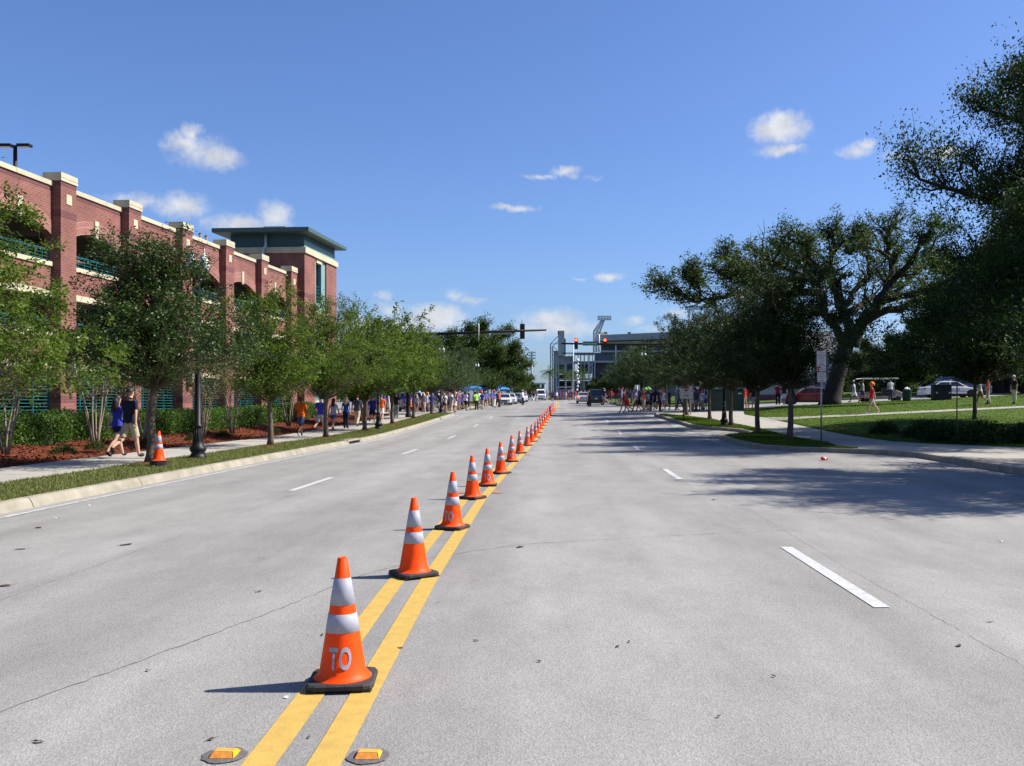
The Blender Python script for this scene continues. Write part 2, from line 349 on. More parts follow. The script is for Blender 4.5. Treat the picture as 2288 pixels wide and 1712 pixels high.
# left verge, sidewalk and mulch bed ---------------------------
strip('verge_left', -9.9, -8.06, ar(-12, 76, 1.5), .145, GRASS, 3)
sw = bpy.data.objects.new('sidewalk_left', None); C.objects.link(sw); sw['kind'] = 'structure'
def slab(x0, x1, y0, y1, parent, off=.155, material=CONC, gap=.012):
    V = [(x, y, T(x, y)+off+random.Random(int(y0*97+x0*13)).uniform(-.003, .003)) for x, y in ((x0, y0+gap), (x1, y0+gap), (x1, y1-gap), (x0, y1-gap))]
    V += [(a, b, c-.12) for a, b, c in V]
    mb = MB(); mb.add(V, [(0, 1, 2, 3), (0, 4, 5, 1), (1, 5, 6, 2), (2, 6, 7, 3), (3, 7, 4, 0)]); return mb.build('slab', material, parent, fix=False)
for i in range(49): slab(-12.2, -9.9, -10+i*1.8, -8.2+i*1.8, sw)
strip('sidewalk_bed', -12.25, -9.88, ar(-12, 78, 3), .125, mat('joint_grime', (.13, .12, .10)), 2)
def bump_m(x, y, t): return .22*math.sin(math.pi*min(1, t*1.25))*1.0+.03*math.sin(y*1.7+x*2)
strip('mulch_bed', -17.2, -12.2, ar(-12, 74, .8), .13, MULCH, 10, hump=bump_m)
strip('yard_left', -60, -17.2, ar(-12, 78, 3), .12, GRASS, 6)
strip('plaza_left', -60, -12.2, ar(74, 78.6, 1), .150, CONC, 8)
# parking lot behind the far-left corner
strip('parking_lot', -75, -14, ar(95.5, 230, 3), .10, LOT, 10)
strip('verge_far_left', -14, -9.4, ar(97, 230, 3), .145, GRASS, 3)
# right side ---------------------------------------------------
swl = poly((-12, 10.4), (28, 10.6), (29.8, 9.4), (31, 9.3), (34, 9.9), (46, 9.95), (50, 9.6), (56, 9.1), (60, 8.3), (63, 7.1), (77, 19))
swr = poly((-12, 15.5), (30, 15.4), (33, 13.2), (35, 12.6), (56, 12.6), (62, 12.5), (70, 14), (74, 17.5), (77, 30))
strip('verge_right', lambda y: rk(y)+.17, lambda y: max(rk(y)+.2, swl(y)), ar(29.4, 63, .6), .145, GRASSR, 4)
swd = bpy.data.objects.new('sidewalk_right', None); C.objects.link(swd); swd['kind'] = 'structure'
strip('sidewalk_bed_right', lambda y: rk(y)+.16, lambda y: swr(y), ar(-12, 76.2, .8), .12, mat('joint_grime', (.13, .12, .10)), 8)
def sslab(y0, y1):
    ys = [y0+.012, (y0+y1)/2, y1-.012]; V = []
    for y in ys:
        a = rk(y)+.175 if swl(y)-rk(y) < .55 else swl(y); b = swr(y)
        for t in (0, .33, .66, 1): x = a+(b-a)*t; V.append((x, y, T(x, y)+.152))
    MB().add(V, [(j*4+i, j*4+i+1, j*4+i+5, j*4+i+4) for j in range(2) for i in range(3)]).build('slab', CONC, swd, fix=False)
y = -10.0
while y < 75.5: sslab(y, min(76, y+1.8)); y += 1.8
strip('lawn', lambda y: swr(y), 62, ar(-12, 76.9, 1.5), .145, GRASSR, 16)
def path_c(x): return 55.2+.06*(x-12)
pv = []; 
for i in range(31):
    x = 12.3+i*1.0; yc = path_c(x); w = .9+(1.4 if x < 14.5 else 0)*(14.5-x)/2.2
    for s in (-1, 1): yy = yc+s*w; pv.append((x, yy, T(x, yy)+.166))
MB().add(pv, [(2*i, 2*i+2, 2*i+3, 2*i+1) for i in range(30)]).build('garden_path', CONC, fix=False)['kind'] = 'structure'
strip('far_block_right', lambda y: max(7.2, 7.2+6*(1-min(1, (y-91.8)/4))), 90, ar(91.8, 230, 3), .145, GRASSR, 16)
# painted markings ---------------------------------------------
yl = poly((-5, -.84), (4.1, -.93), (5.1, -.96), (8.3, -1.05), (15.5, -1.13), (21, -1.06), (29, -.93), (38, -.79), (46, -.68), (60, -.42), (85, .05))
mk = lambda nm, a, b, ys, m, off=.006: strip(nm, a, b, ys, off, m, 1, parent=road)
mk('yellow_line', lambda y: yl(y)-.15, yl, ar(-4, 83, .7), PAINTY)
mk('yellow_line', lambda y: yl(y)-.435, lambda y: yl(y)-.285, ar(-4, 83, .7), PAINTY)
PAINTE = mat('road_paint_worn', (.36, .36, .355), .7, .3, 7, .2, 120)
mk('edge_line', -7.68, -7.56, ar(-10, 74, 1), PAINTE)
mk('edge_line', lambda y: min(rk(y)-.62, 9.6) if y < 28 else 6.42, lambda y: min(rk(y)-.5, 9.72) if y < 28 else 6.54, ar(-10, 27, 1), PAINTE)
mk('edge_line', 6.40, 6.52, ar(33, 62, 1), PAINTE)
ld = poly((-5, -4.78), (45, -4.7), (80, -4.5)); rd = poly((-5, 2.5), (10, 2.53), (21, 2.6), (35, 2.9), (46, 3.15), (60, 3.2))
for k in range(6):
    y0 = 16.9+12.2*(k-1)
    if 0 < y0 < 76: mk('lane_dash', lambda y: ld(y)-.06, lambda y: ld(y)+.06, ar(y0, y0+3.05, .76), PAINTW)
for k in range(5):
    y0 = 7.25+12.2*k; mk('lane_dash', lambda y: rd(y)-.065, lambda y: rd(y)+.065, ar(y0, y0+3.05, .76), PAINTW)
mk('yellow_line', lambda y: .35, lambda y: .5, ar(97, 150, 2), PAINTY); mk('yellow_line', lambda y: .1, lambda y: .25, ar(97, 150, 2), PAINTY)
mk('crosswalk_band', -8.2, 6.5, ar(78.6, 79.2, .3), BRICKPAVE, .005)
mk('crosswalk_band', -8.2, 6.6, ar(91.5, 92.1, .3), BRICKPAVE, .005)
rnd = random.Random(11)
def crack(pts, w, seed, material=CRACK, name='crack'):
    rr = random.Random(seed); P = []
    for (x0, y0), (x1, y1) in zip(pts, pts[1:]):
        n = max(2, int(math.hypot(x1-x0, y1-y0)/.08))
        for i in range(n): t = i/n; P.append((x0+(x1-x0)*t+rr.uniform(-.012, .012), y0+(y1-y0)*t+rr.uniform(-.012, .012)))
    V = []
    for i, (x, y) in enumerate(P):
        a, b = P[max(0, i-1)], P[min(len(P)-1, i+1)]; l = math.hypot(b[0]-a[0], b[1]-a[1]) or 1
        ww = w*rr.uniform(.25, 1); nx, ny = -(b[1]-a[1])/l*ww, (b[0]-a[0])/l*ww
        V += [(x+nx, y+ny, T(x, y)+.0045), (x-nx, y-ny, T(x, y)+.0045)]
    MB().add(V, [(2*i, 2*i+2, 2*i+3, 2*i+1) for i in range(len(P)-1)]).build(name, material, road, fix=False)
crack([(-7.5, -1.2), (-2.84, 4.8), (-2.2, 6.9), (-1.75, 8.7), (-1.2, 9.7), (-.4, 10.5), (1.4, 11.2), (3.2, 11.8)], .008, 1)
crack([(2.86, 2), (2.8, 9), (2.95, 17), (3.1, 30)], .0028, 2)
crack([(-4.4, 3), (-4.5, 14), (-4.4, 30), (-4.35, 46)], .004, 3)
crack([(3.4, 12.8), (5.2, 13.1), (7.6, 12.2), (9.4, 12.6)], .006, 5)
crack([(7.6, 18), (8.4, 22), (8.9, 26), (8.4, 28.6)], .008, 6)
# raised amber pavement markers
AMB = mat('amber_reflector', (.80, .36, .01), .25, .2, 30, spec=.6, coat=.5); AMBD = mat('amber_lens', (.55, .21, .03), .3, .3, 60, .3, 200, coat=.4); BIT = mat('bitumen_pad', (.12, .105, .10), .6, .25, 30, .3, 90)
def marker(x, y, label, rz):
    t = thing('pavement_marker', label, 'road marker', (x, y, T(x, y)+.004), rz, 'amber pavement markers along the yellow lines')
    rr = random.Random(int(y*10+x*100)); mb = MB()
    mb.add([(.098*math.cos(a)*rr.uniform(.9, 1.05), .098*math.sin(a)*rr.uniform(.9, 1.05), .001) for a in np.linspace(0, 2*math.pi, 22, endpoint=False)]+[(.07*math.cos(a), .07*math.sin(a), .004) for a in np.linspace(0, 2*math.pi, 22, endpoint=False)],
        [(i, (i+1) % 22, 22+(i+1) % 22, 22+i) for i in range(22)]+[tuple(range(22, 44))], 0, True); mb.build('adhesive_pad', BIT, t, fix=False)
    b = MB(); b.add([(-.055, -.052, .004), (.055, -.052, .004), (.055, .052, .004), (-.055, .052, .004), (-.045, -.022, .024), (.045, -.022, .024), (.045, .022, .024), (-.045, .022, .024)],
        [(4, 5, 6, 7), (1, 2, 6, 5), (3, 0, 4, 7), (2, 3, 7, 6)]); b.build('body', AMB, t, bevel=.003)
    MB().add([(-.052, -.0535, .0055), (.052, -.0535, .0055), (.043, -.0240, .0232), (-.043, -.0240, .0232)], [(0, 1, 2, 3)]).build('reflector_lens', AMBD, t)
for i, yy in enumerate((4.21, 16.5, 28.6, 40.8)):
    w = ('nearest the camera', 'beside the fourth traffic cone', 'beside the eighth traffic cone', 'far along the row of cones')[i]
    marker(yl(yy)-.545, yy, 'amber reflective road marker left of the double yellow line '+w, rnd.uniform(-.1, .1))
    marker(yl(yy)+.10, yy-.01, 'amber reflective road marker right of the double yellow line '+w, rnd.uniform(-.1, .1))
# ------------------------------------------------------------------ brick parking garage
def brick_mat(name, c1, c2, mortar, scale=1.0):
    m = bpy.data.materials.new(name); m.use_nodes = True; nt = m.node_tree; N = nt.nodes; L = nt.links
    p = N['Principled BSDF']; p.inputs['Roughness'].default_value = .88; p.inputs['Specular IOR Level'].default_value = .2
    tc = N.new('ShaderNodeTexCoord'); sp = N.new('ShaderNodeSeparateXYZ'); L.new(tc.outputs['Object'], sp.inputs[0])
    ad = N.new('ShaderNodeMath'); ad.operation = 'ADD'; L.new(sp.outputs[0], ad.inputs[0]); L.new(sp.outputs[1], ad.inputs[1])
    cb = N.new('ShaderNodeCombineXYZ'); L.new(ad.outputs[0], cb.inputs[0]); L.new(sp.outputs[2], cb.inputs[1])
    b = N.new('ShaderNodeTexBrick'); L.new(cb.outputs[0], b.inputs['Vector']); b.inputs['Scale'].default_value = 1
    b.inputs['Brick Width'].default_value = .29*scale; b.inputs['Row Height'].default_value = .10*scale; b.inputs['Mortar Size'].default_value = .011; b.inputs['Mortar Smooth'].default_value = .2
    b.inputs['Color1'].default_value = (*c1, 1); b.inputs['Color2'].default_value = (*c2, 1); b.inputs['Mortar'].default_value = (*mortar, 1); b.inputs['Bias'].default_value = -.1
    nz = N.new('ShaderNodeTexNoise'); nz.inputs['Scale'].default_value = .7; nz.inputs['Detail'].default_value = 5; L.new(tc.outputs['Object'], nz.inputs['Vector'])
    rp = N.new('ShaderNodeMapRange'); rp.inputs['From Min'].default_value = .3; rp.inputs['From Max'].default_value = .7; rp.inputs['To Min'].default_value = .78; rp.inputs['To Max'].default_value = 1.14; L.new(nz.outputs['Fac'], rp.inputs['Value'])
    sc_ = N.new('ShaderNodeVectorMath'); sc_.operation = 'SCALE'; L.new(b.outputs['Color'], sc_.inputs[0]); L.new(rp.outputs[0], sc_.inputs['Scale']); L.new(sc_.outputs[0], p.inputs['Base Color'])
    bp = N.new('ShaderNodeBump'); bp.inputs['Strength'].default_value = .5; bp.inputs['Distance'].default_value = .012; bp.invert = True; L.new(b.outputs['Fac'], bp.inputs['Height']); L.new(bp.outputs[0], p.inputs['Normal'])
    return m
BRICK = brick_mat('red_brick', (.228, .083, .066), (.172, .066, .053), (.27, .165, .138))
BRICKD = brick_mat('dark_brick', (.15, .055, .055), (.12, .045, .045), (.19, .10, .10))
BRICKP = brick_mat('arch_brick', (.275, .110, .090), (.245, .095, .078), (.32, .19, .155), .8)
CREAM = mat('cast_stone', (.45, .40, .275), .8, .13, 1.5, .15, 60)
CREAMD = mat('stucco', (.42, .37, .27), .85, .08, 1.5, .15, 60)
TEAL = mat('teal_metal', (.010, .095, .10), .45, .15, 5, spec=.5)
TEALP = mat('teal_panel', (.16, .27, .27), .6, .06, 2)
TEALD = mat('dark_teal_panel', (.035, .09, .11), .6, .08, 2)
ROOFM = mat('green_roof_metal', (.05, .088, .082), .5, .08, 2, spec=.5)
DECK = mat('garage_concrete', (.17, .155, .135), .9, .15, .8, .1, 30)
GLASSD = mat('dark_glass', (.02, .025, .03), .08, .1, 3, spec=.8)
BLACKM = mat('black_iron', (.010, .010, .011), .5, .2, 9, spec=.25)
GALV = mat('galvanised_steel', (.42, .43, .44), .45, .12, 8, metal=.6)
BROT = math.atan2(.997, .0774)
BASEZ = .15
bld = thing('parking_garage', 'four level red brick parking garage with arched openings and teal railings', 'building', (-21.03, 40, 0), BROT)
BAY, PW = 5.5, 1.13
def arch_pts(xa, xb, zs, zc, n=14):
    w = (xb-xa)/2; r = zc-zs; Rr = (w*w+r*r)/(2*r); cz = zc-Rr; cx = (xa+xb)/2
    a0 = math.asin(w/Rr); return [(cx+Rr*math.sin(-a0+2*a0*i/n), cz+Rr*math.cos(-a0+2*a0*i/n)) for i in range(n+1)], cx
for k in range(-2, 5):
    xa, xb = k*BAY+PW, (k+1)*BAY
    ap, cx = arch_pts(xa, xb, 8.72, 9.26)
    mb = MB()
    for (x0, z0), (x1, z1) in zip(ap, ap[1:]):     # wall above the arch, cut to the curve
        mb.prism([(x0, z0), (x1, z1), (x1, 10.62), (x0, 10.62)], 'y', .40, .72)
    bmw = mb.mesh('arch_wall', BRICK); link('arch_wall', bmw, bld)
    ring, _ = arch_pts(xa+.02, xb-.02, 8.74, 9.28); top, _ = arch_pts(xa+.02, xb-.02, 9.30, 9.84)
    mb = MB()
    for i in range(len(ring)-1): mb.prism([ring[i], ring[i+1], top[i+1], top[i]], 'y', .375, .41)
    mb.build('arch_ring', BRICKP, bld)
    for rz_ in (.02, .33, .58):
        lo, _ = arch_pts(xa+.02, xb-.02, 8.72+rz_, 9.26+rz_); mb = MB()
        for i in range(len(lo)-1): mb.prism([lo[i], lo[i+1], (lo[i+1][0], lo[i+1][1]+.022), (lo[i][0], lo[i][1]+.022)], 'y', .370, .38)
        mb.build('arch_line', mat('mortar_line', (.42, .25, .20)), bld)
    MB().prism([(cx-.12, 9.14), (cx+.12, 9.14), (cx+.17, 9.95), (cx-.17, 9.95)], 'y', .33, .45).build('keystone', CREAM, bld, bevel=.012)
    MB().box(xa, xb, .392, .72, 10.62, 10.82).build('soldier_course', BRICKD, bld)
    MB().box(xa-.002, xb+.002, .33, .80, 10.82, 11.03).build('coping', CREAM, bld, bevel=.015)
    for s0, s1, b0, b1 in ((7.40, 7.60, 6.10, 6.37), (4.37, 4.60, 3.04, 3.30)):
        MB().box(xa, xb, .33, .80, s0, s1).build('sill', CREAM, bld, bevel=.012)
        MB().box(xa, xb, .40, .72, b1, s0).build('spandrel', BRICK, bld)
        MB().box(xa, xb, .34, .76, b0, b1).build('band_course', CREAM, bld, bevel=.012)
        mb = MB()
        for zr in (.08, .21, .34, .47): mb.box(xa, xb, .50, .53, s1+zr-.012, s1+zr+.012)
        mb.box(xa, xb, .485, .545, s1+.50, s1+.545)
        nb = 9
        for i in range(nb+1): x = xa+.02+(xb-xa-.04)*i/nb; mb.box(x-.014, x+.014, .505, .53, s1, s1+.5)
        mb.build('railing', TEAL, bld)
    mb = MB(); z = .3
    while z < 3.0: mb.box(xa, xb, .52, .545, z-.017, z+.017); z += .142
    for i in range(5): x = xa+.03+(xb-xa-.06)*i/4; mb.box(x-.03, x+.03, .50, .565, .1, 3.04)
    mb.build('grille', TEAL, bld)
    MB().box(xa, xb, .42, .70, -.3, .3).build('plinth', BRICK, bld)
for k in range(-1, 6):
    x = k*BAY
    MB().box(x, x+PW, 0, .74, -.3, 10.86).build('pilaster', BRICK, bld)
    MB().box(x-.004, x+PW+.004, -.004, .745, 10.86, 11.06).build('soldier_course', BRICKD, bld)
    MB().box(x-.006, x+PW+.006, -.006, .5, 9.53, 9.83).build('dark_band', BRICKD, bld)
    MB().box(x-.006, x+PW+.006, -.006, .4, 1.60, 1.90).build('dark_band', BRICKD, bld)
    MB().box(x-.006, x+PW+.006, -.006, .4, 1.02, 1.32).build('dark_band', BRICKD, bld)
    MB().box(x+PW/2-.2, x+PW/2+.2, -.03, .05, 10.13, 10.56).build('stone_square', CREAM, bld, bevel=.01)
    MB().box(x-.05, x+PW+.05, -.05, .80, 11.06, 11.19).box(x-.045, x+PW+.045, -.045, .79, 11.205, 11.42).box(x-.03, x+PW+.03, -.03, .77, 11.18, 11.21).build('pilaster_cap', CREAM, bld, bevel=.008)
    if k >= 2: MB().box(x-.03, x+PW+.03, -.03, .45, .3, 1.18).build('stone_base', CREAM, bld, bevel=.01)
    if k in (0, 2, 4):
        lx = x+PW/2; mb = MB(); mb.box(lx-.09, lx+.09, -.05, 0, 2.75, 3.35).box(lx-.16, lx+.16, -.32, -.05, 2.62, 2.70).box(lx-.16, lx+.16, -.32, -.05, 3.35, 3.42)
        for a, b in ((-.15, -.31), (.15, -.31), (-.15, -.07), (.15, -.07)): mb.box(lx+a-.012, lx+a+.012, b-.012, b+.012, 2.7, 3.35)
        mb.box(lx-.1, lx+.1, -.26, -.1, 2.45, 2.62)
        la = mb.build('wall_lantern', BLACKM, bld); MB().box(lx-.135, lx+.135, -.295, -.08, 2.70, 3.35).build('lantern_glass', mat('frosted_glass', (.34, .34, .33), .35), la)
# decks, back wall, end wall
X0, X1, DEP = -2*BAY, 5*BAY+2, 17
for z0, z1 in ((2.95, 3.25), (6.05, 6.35), (9.55, 9.85)): MB().box(X0, X1, .73, DEP, z0, z1).build('deck', DECK, bld)
MB().box(X0, X1, DEP, DEP+.3, -.3, 10.9).build('rear_wall', BRICK, bld)
MB().box(X0-.3, X0, .4, DEP, -.3, 10.9).build('end_wall', BRICK, bld)
MB().box(X1, X1+.3, 2.5, DEP, -.3, 9.85).build('end_wall', BRICK, bld)
MB().box(X0, X1, .73, DEP, -.3, .12).build('deck', DECK, bld)
for k in range(-2, 6):
    for yy in (8.5,): MB().box(k*BAY+.3, k*BAY+.8, yy-.3, yy+.3, .12, 9.56).build('inner_column', DECK, bld)
    MB().box(k*BAY+.35, k*BAY+.75, .74, DEP, 8.85, 9.555).build('ceiling_beam', DECK, bld)
# stair tower, still part of the garage
tx0, tx1, ty0, ty1 = 29.4, 37.0, -.3, 5.4
wx0, wx1 = tx0+2.35, tx0+5.0
TOP = 12.66
MB().box(tx0, wx0, ty0, ty1, -.3, TOP).build('tower_wall', BRICK, bld)
MB().box(wx1, tx1, ty0, ty1, -.3, TOP).build('tower_wall', BRICK, bld)
MB().box(wx0, wx1, ty0+1.2, ty1, -.3, TOP).build('tower_recess_wall', BRICKD, bld)
MB().box(28.63, tx0, .40, 2.5, -.3, 11.0).build('link_wall', BRICK, bld)
MB().box(tx0-.012, wx0, ty0-.012, ty0+.5, 9.45, 9.75).build('dark_band', BRICKD, bld)
MB().box(wx1, tx1+.012, ty0-.012, ty0+.5, 9.45, 9.75).build('dark_band', BRICKD, bld)
MB().box(tx0-.12, tx1+.12, ty0-.12, ty1+.1, TOP, 13.1).build('tower_band', CREAM, bld, bevel=.02)
MB().box(tx0+.05, tx1-.3, ty0+.06, ty1-.05, 13.1, 14.1).build('tower_attic', TEALD, bld)
MB().box(tx0+.06, tx1-.28, ty0+.04, ty0+.07, 13.1, 13.62).build('attic_panel', TEALP, bld)
rf = MB(); rf.prism([(tx0-1.3, 14.02), (tx1+.35, 14.10), (tx1+.35, 14.36), (tx0-1.3, 14.34)], 'y', ty0-.75, ty1+.8)
rf.build('tower_roof', ROOFM, bld, bevel=.02)
mb = MB()
for i in range(5): mb.box(tx0+1.2, tx0+2.9, ty0+1.9+.0, ty0+3.6, 14.36+.11*i, 14.44+.11*i)
mb.box(tx0+1.25, tx0+2.85, ty0+1.95, ty0+3.55, 14.3, 14.85); mb.build('roof_ventilator', GALV, bld)
for z0, z1, zb in ((9.35, 12.35, 0), (5.9, 8.35, 1), (2.5, 5.0, 2)):
    MB().box(wx0, wx0+.45, ty0+.1, ty0+.35, z0-.75, z1+.31).build('window_trim', TEALP, bld)
    MB().box(wx1-.95, wx1, ty0+.1, ty0+.35, z0-.75, z1+.31).build('window_trim', TEALP, bld)
    MB().box(wx0+.45, wx1-.95, ty0+.1, ty0+.35, z0-.75, z0).build('window_trim', TEALP, bld)
    MB().box(wx0+.43, wx1-.93, ty0+.02, ty0+.35, z1, z1+.34).build('lintel', CREAM, bld, bevel=.01)
    MB().box(wx0+.45, wx1-.95, ty0+.38, ty0+.42, z0, z1).build('stair_opening', GLASSD, bld)
    mb = MB()
    for zz in (.15, .45, .75, 1.0, 1.25): mb.box(wx0+.45, wx1-.95, ty0+.2, ty0+.24, z0+zz-.02, z0+zz+.02)
    for i in range(5): x = wx0+.48+(wx1-wx0-1.46)*i/4; mb.box(x-.015, x+.015, ty0+.2, ty0+.24, z0, z0+1.25)
    mb.build('stair_railing', TEAL, bld)
    MB().box(wx0-.02, wx1+.02, ty0-.02, ty0+.36, z0-1.25, z0-.75).build('tower_sill', CREAM, bld, bevel=.01)
pp = MB(); pp.tube([(tx0-.12, 2.6, 14.0), (tx0-.12, 2.6, 13.2), (tx0-.25, 2.75, 12.9), (tx0-.25, 2.75, 12.2), (tx0-.1, 2.65, 11.8), (tx0-.1, 2.65, 9.9)], .11, 8)
pp.build('downspout', mat('downspout_paint', (.42, .50, .56), .5), bld)
MB().box(tx0-.05, tx0, 2.9, ty1, 9.9, TOP-.1).build('stucco_panel', CREAMD, bld)
# rooftop lamp of the garage
LX = PX(34, 45.5)
rl = thing('roof_floodlight', 'twin headed dark floodlight pole on the garage roof', 'lamp post', (LX, 45.5, 9.85))
MB().tube([(0, 0, 0), (0, 0, 4.2)], [.11, .09], 8).build('pole', BLACKM, rl)
for s in (-1, 1):
    MB().cbox((s*.45, 0, 4.2), (.62, .34, .14)).tube([(0, 0, 4.2), (s*.3, 0, 4.2)], .035, 6).build('lamp_head', BLACKM, rl, bevel=.02)
    MB().cbox((s*.45, 0, 4.122), (.48, .26, .02)).build('lens', mat('floodlight_lens', (.75, .75, .72), .2), rl)
# ------------------------------------------------------------------ vegetation
LEAF_OAK = leafmat('leaf_live_oak', (.016, .036, .007), (.070, .106, .022), .28, .6, .18)
LEAF_DARK = leafmat('leaf_dark', (.012, .028, .005), (.042, .072, .013), .26, .6, .18)
LEAF_BACK = leafmat('leaf_backlit_shade', (.008, .020, .003), (.036, .060, .010), .16, .6, .15)  # backlit shade put into the leaf colour of the right-hand street trees
LEAF_ELM = leafmat('leaf_elm', (.030, .060, .007), (.118, .172, .022), .34, .6, .2)
LEAF_SMALL = leafmat('leaf_small_oak', (.012, .030, .006), (.064, .105, .022), .22, .5, .3)
LEAF_MYRTLE = leafmat('leaf_myrtle', (.07, .08, .03), (.17, .155, .07), .25, .6, .3)
LEAF_HEDGE = leafmat('leaf_hedge', (.020, .055, .006), (.098, .175, .022), .25, .5, .25)
BARK = mat('bark_grey', (.115, .088, .066), .95, .35, 9, .8, 25, stretch=(1, 1, .25))
BARKO = mat('bark_oak', (.030, .025, .020), .95, .35, 6, .8, 18, stretch=(1, 1, .35))
BARKM = mat('bark_myrtle', (.235, .185, .14), .8, .25, 8, .3, 25, stretch=(1, 1, .2))
def leaves(centers, spread, per, size, rs, flat=1.0, up=.35):
    """centers (n,3); returns vertex / face / tint arrays of diamond-shaped leaves scattered round them"""
    c = np.repeat(np.asarray(centers, float), per, 0); n = len(c)
    c = c+rs.normal(0, 1, (n, 3))*np.array([spread, spread, spread*flat])
    nr = rs.normal(0, 1, (n, 3)); nr[:, 2] = np.abs(nr[:, 2])+up; nr /= np.linalg.norm(nr, axis=1)[:, None]
    t = rs.normal(0, 1, (n, 3)); t -= nr*(t*nr).sum(1)[:, None]; t /= np.linalg.norm(t, axis=1)[:, None]; b = np.cross(nr, t)
    s = size*rs.uniform(.6, 1.35, n)[:, None]
    V = np.stack([c-t*s*.5, c+b*s*.26+nr*s*.05, c+t*s*.5, c-b*s*.26+nr*s*.05], 1).reshape(-1, 3)
    Fc = np.arange(4*n).reshape(n, 4)
    clump = np.repeat(rs.uniform(0, 1, len(centers)), per)
    tint = np.clip(.7*clump+.3*rs.uniform(0, 1, n)+rs.normal(0, .08, n), 0, 1)
    return V, Fc, np.repeat(tint, 4)
def tube_np(pts, rad, sides):
    mb = MB(); mb.tube(pts, rad, sides, caps=False); return mb
def limb(rr, p, d, L, r0, r1, n, wig, upb=0.0):
    pts = [Vector(p)]; d = Vector(d).normalized(); rad = [r0]
    for i in range(n):
        d = (d+Vector((rr.gauss(0, wig), rr.gauss(0, wig), rr.gauss(0, wig)+upb))).normalized()
        pts.append(pts[-1]+d*(L/n)); rad.append(r0+(r1-r0)*(i+1)/n)
    return pts, rad
def street_tree(seed, H, th, Rc, tr, nleaf, lsize, airy=1.0, spikes=3):
    """young street tree: straight trunk, ovoid ragged crown. returns (bark mesh-builder, leaf centres)"""
    rr = random.Random(seed); mb = MB(); cs = []
    lean = Vector((rr.uniform(-.03, .03), rr.uniform(-.03, .03), 1))
    n = 9; tp = []; trd = []
    for i in range(n+1):
        t = i/n; tp.append(Vector((lean.x*H*t+rr.uniform(-.03, .03)*(t > .1), lean.y*H*t+rr.uniform(-.03, .03)*(t > .1), H*.93*t))); trd.append(tr*(1-.86*t)+.006)
    trd[0] = tr*1.55; tp.insert(1, Vector((0, 0, .22))); trd.insert(1, tr*1.05)
    mb.tube(tp, trd, 9)
    def on_trunk(z):
        for a, b in zip(tp, tp[1:]):
            if a.z <= z <= b.z: return a+(b-a)*((z-a.z)/max(1e-6, b.z-a.z))
        return tp[-1]
    nb = int(26*airy)
    for i in range(nb):
        t = (i+rr.random())/nb; z = th+(H*.92-th)*t**.9
        env = Rc*(math.sin(math.pi*min(1, .20+.80*(1-t)**.85))**.6)*rr.uniform(.72, 1.12)
        if t > .82: env *= .75
        a = i*2.399+rr.uniform(-.5, .5)
        d = Vector((math.cos(a), math.sin(a), .15+.85*t+rr.uniform(-.15, .2)))
        p, rad = limb(rr, on_trunk(z), d, env*1.05, tr*.32*(1-.6*t)+.006, .006, 6, .13, .03)
        mb.tube(p, rad, 5, caps=False)
        for q in range(2, 7):
            cs += [p[q]+Vector((rr.gauss(0, .12), rr.gauss(0, .12), rr.gauss(0, .1))) for _ in range(2)]
            for _ in range(2):
                d2 = Vector((rr.gauss(0, 1), rr.gauss(0, 1), rr.gauss(.1, .6)))
                p2, r2 = limb(rr, p[q], d2, env*rr.uniform(.25, .48), .007, .003, 4, .25, .02); mb.tube(p2, r2, 3, caps=False)
                cs += p2[1:]
    # twig ends filling the lumpy crown volume
    zc, hz = th+(H*.93-th)*.42, (H*.95-th)
    lob = [(rr.uniform(0, 6.28), rr.uniform(-.8, .9), rr.uniform(.3, .95)) for _ in range(10)]
    k = 0
    while k < int(430*airy*airy):
        a = rr.uniform(0, 6.28); u = rr.uniform(-1, 1); f = rr.random()**.42
        bulge = .68+sum(w*max(0, math.cos(a-la)*.6+.4*(1-abs(u-lu))-.45) for la, lu, w in lob)
        ww = Rc*bulge*f*math.sqrt(max(0, 1-u*u)); z = zc+u*f*(hz*.58 if u > 0 else hz*.40)*(.85+.15*bulge)
        q = Vector((ww*math.cos(a), ww*math.sin(a), z)); k += 1
        cs.append(q)
        if k % 3 == 0:
            b_ = on_trunk(max(th*.9, z-.55*ww)); p2, r2 = [b_, b_+(q-b_)*.5+Vector((rr.gauss(0, .06), rr.gauss(0, .06), .05)), q], [.012, .008, .003]; mb.tube(p2, r2, 3, caps=False)
        for _ in range(2): cs.append(q+Vector((rr.gauss(0, .16), rr.gauss(0, .16), rr.gauss(0, .12))))
    for i in range(16):
        a = rr.uniform(0, 6.28); z = rr.uniform(th, H*.9); p, rad = limb(rr, on_trunk(z)+Vector((math.cos(a), math.sin(a), .1))*Rc*.55, (math.cos(a), math.sin(a), rr.uniform(-.1, .6)), Rc*rr.uniform(.45, .75), .010, .003, 6, .12, .03)
        mb.tube(p, rad, 3, caps=False); cs += p[1:]
    for i in range(spikes):
        a = rr.uniform(0, 6.28); p, rad = limb(rr, on_trunk(H*rr.uniform(.62, .86)), (math.cos(a)*.6, math.sin(a)*.6, 1), rr.uniform(.9, 1.5), .012, .003, 6, .12, .05)
        mb.tube(p, rad, 3, caps=False); cs += p[2:]
    return mb, np.array([tuple(c) for c in cs])
